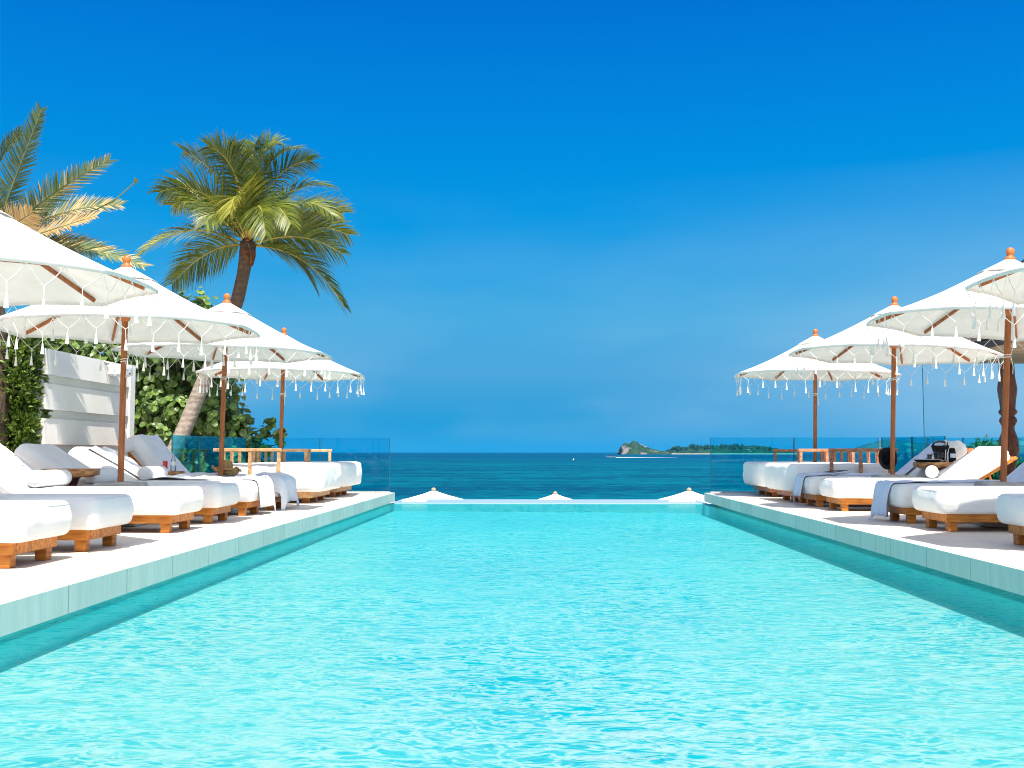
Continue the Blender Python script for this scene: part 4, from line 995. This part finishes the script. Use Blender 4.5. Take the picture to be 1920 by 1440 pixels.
# grading of the clear sky by elevation: deep azure above, paler band low down
rp = WN('ValToRGB'); nt.links.new(sx.outputs['Z'], rp.inputs[0]); e = rp.color_ramp.elements
EXPO = 2 ** .8
def lin(c): return tuple((v / 255 / 12.92 if v < 11 else ((v / 255 + .055) / 1.055) ** 2.4) / EXPO for v in c)
SKY = [(0.0, lin((0, 152, 212))), (.010, lin((6, 154, 215))), (.035, lin((46, 158, 215))), (.075, lin((80, 167, 220))), (.125, lin((72, 172, 225))), (.17, lin((28, 161, 227))), (.22, lin((0, 152, 227))), (.31, lin((0, 135, 222))), (.40, lin((0, 115, 213))), (1.0, lin((0, 95, 195)))]
while len(e) < len(SKY): e.new(.5)
for i, (p_, c_) in enumerate(SKY): e[i].position = p_; e[i].color = rgb(*c_)
# faint high haze streaks low in the sky
mp = WN('Mapping'); mp.inputs['Scale'].default_value = (2, 2, 7); nt.links.new(tc.outputs['Generated'], mp.inputs[0])
nz_ = WN('TexNoise'); nz_.inputs['Scale'].default_value = 1.3; nz_.inputs['Detail'].default_value = 4; nt.links.new(mp.outputs[0], nz_.inputs[0])
mr = WN('MapRange'); mr.inputs['From Min'].default_value = .42; mr.inputs['From Max'].default_value = .75; mr.inputs['To Max'].default_value = .34; nt.links.new(nz_.outputs['Fac'], mr.inputs[0])
band = WN('MapRange'); band.inputs['From Min'].default_value = .26; band.inputs['From Max'].default_value = .05; nt.links.new(sx.outputs['Z'], band.inputs[0])
ml = WN('Math', operation='MULTIPLY'); hx_ = WN('MapRange', interpolation_type='SMOOTHSTEP'); hx_.inputs['From Min'].default_value = .0; hx_.inputs['From Max'].default_value = .5; hx_.inputs['To Max'].default_value = .45; nt.links.new(sx.outputs['X'], hx_.inputs[0]); ad = WN('Math', operation='ADD'); nt.links.new(mr.outputs[0], ad.inputs[0]); nt.links.new(hx_.outputs[0], ad.inputs[1])
nt.links.new(ad.outputs[0], ml.inputs[0]); nt.links.new(band.outputs[0], ml.inputs[1])
mh = WN('MixRGB'); nt.links.new(ml.outputs[0], mh.inputs[0]); nt.links.new(rp.outputs[0], mh.inputs[1]); mh.inputs[2].default_value = rgb(.27, .40, .50)
# rest of the dome (overhead and on the sun's side) is the brighter physical sky
sc = WN('VectorMath', operation='SCALE'); sc.inputs['Scale'].default_value = .11; nt.links.new(sk.outputs[0], sc.inputs[0])
f1 = WN('MapRange', interpolation_type='SMOOTHSTEP'); f1.inputs['From Min'].default_value = .42; f1.inputs['From Max'].default_value = .70; nt.links.new(sx.outputs['Z'], f1.inputs[0])
f2 = WN('MapRange', interpolation_type='SMOOTHSTEP'); f2.inputs['From Min'].default_value = .45; f2.inputs['From Max'].default_value = -.2; nt.links.new(sx.outputs['Y'], f2.inputs[0])
fm = WN('Math', operation='MAXIMUM'); nt.links.new(f1.outputs[0], fm.inputs[0]); nt.links.new(f2.outputs[0], fm.inputs[1])
mxw = WN('MixRGB'); nt.links.new(fm.outputs[0], mxw.inputs[0]); nt.links.new(mh.outputs[0], mxw.inputs[1]); nt.links.new(sc.outputs[0], mxw.inputs[2])
nt.links.new(mxw.outputs[0], bg.inputs[0]); bg.inputs[1].default_value = 1.0; nt.links.new(bg.outputs[0], wo.inputs[0])
sun = bpy.data.lights.new('sun', 'SUN'); sun.energy = 4.6; sun.angle = radians(.5); sun.color = (1, .935, .83)
so = bpy.data.objects.new('sun', sun); COL.objects.link(so); so.rotation_euler = sd.to_track_quat('Z', 'Y').to_euler()
cam = bpy.data.cameras.new('camera'); cam.sensor_width = 36; cam.lens = 36 * F / 1920; cam.clip_end = 90000; cam.clip_start = .05
co = bpy.data.objects.new('camera', cam); COL.objects.link(co); co.location = CAM; co.rotation_euler = RC.to_euler(); S.camera = co
S.view_settings.view_transform = 'Standard'; S.view_settings.look = 'None'; S.view_settings.exposure = .80; S.view_settings.gamma = 1
S.cycles.max_bounces = 8; S.cycles.transparent_max_bounces = 24; S.cycles.caustics_reflective = False; S.cycles.caustics_refractive = False
S.cycles.use_denoising = True; S.cycles.pixel_filter_type = 'BLACKMAN_HARRIS'; S.cycles.filter_width = 1.05
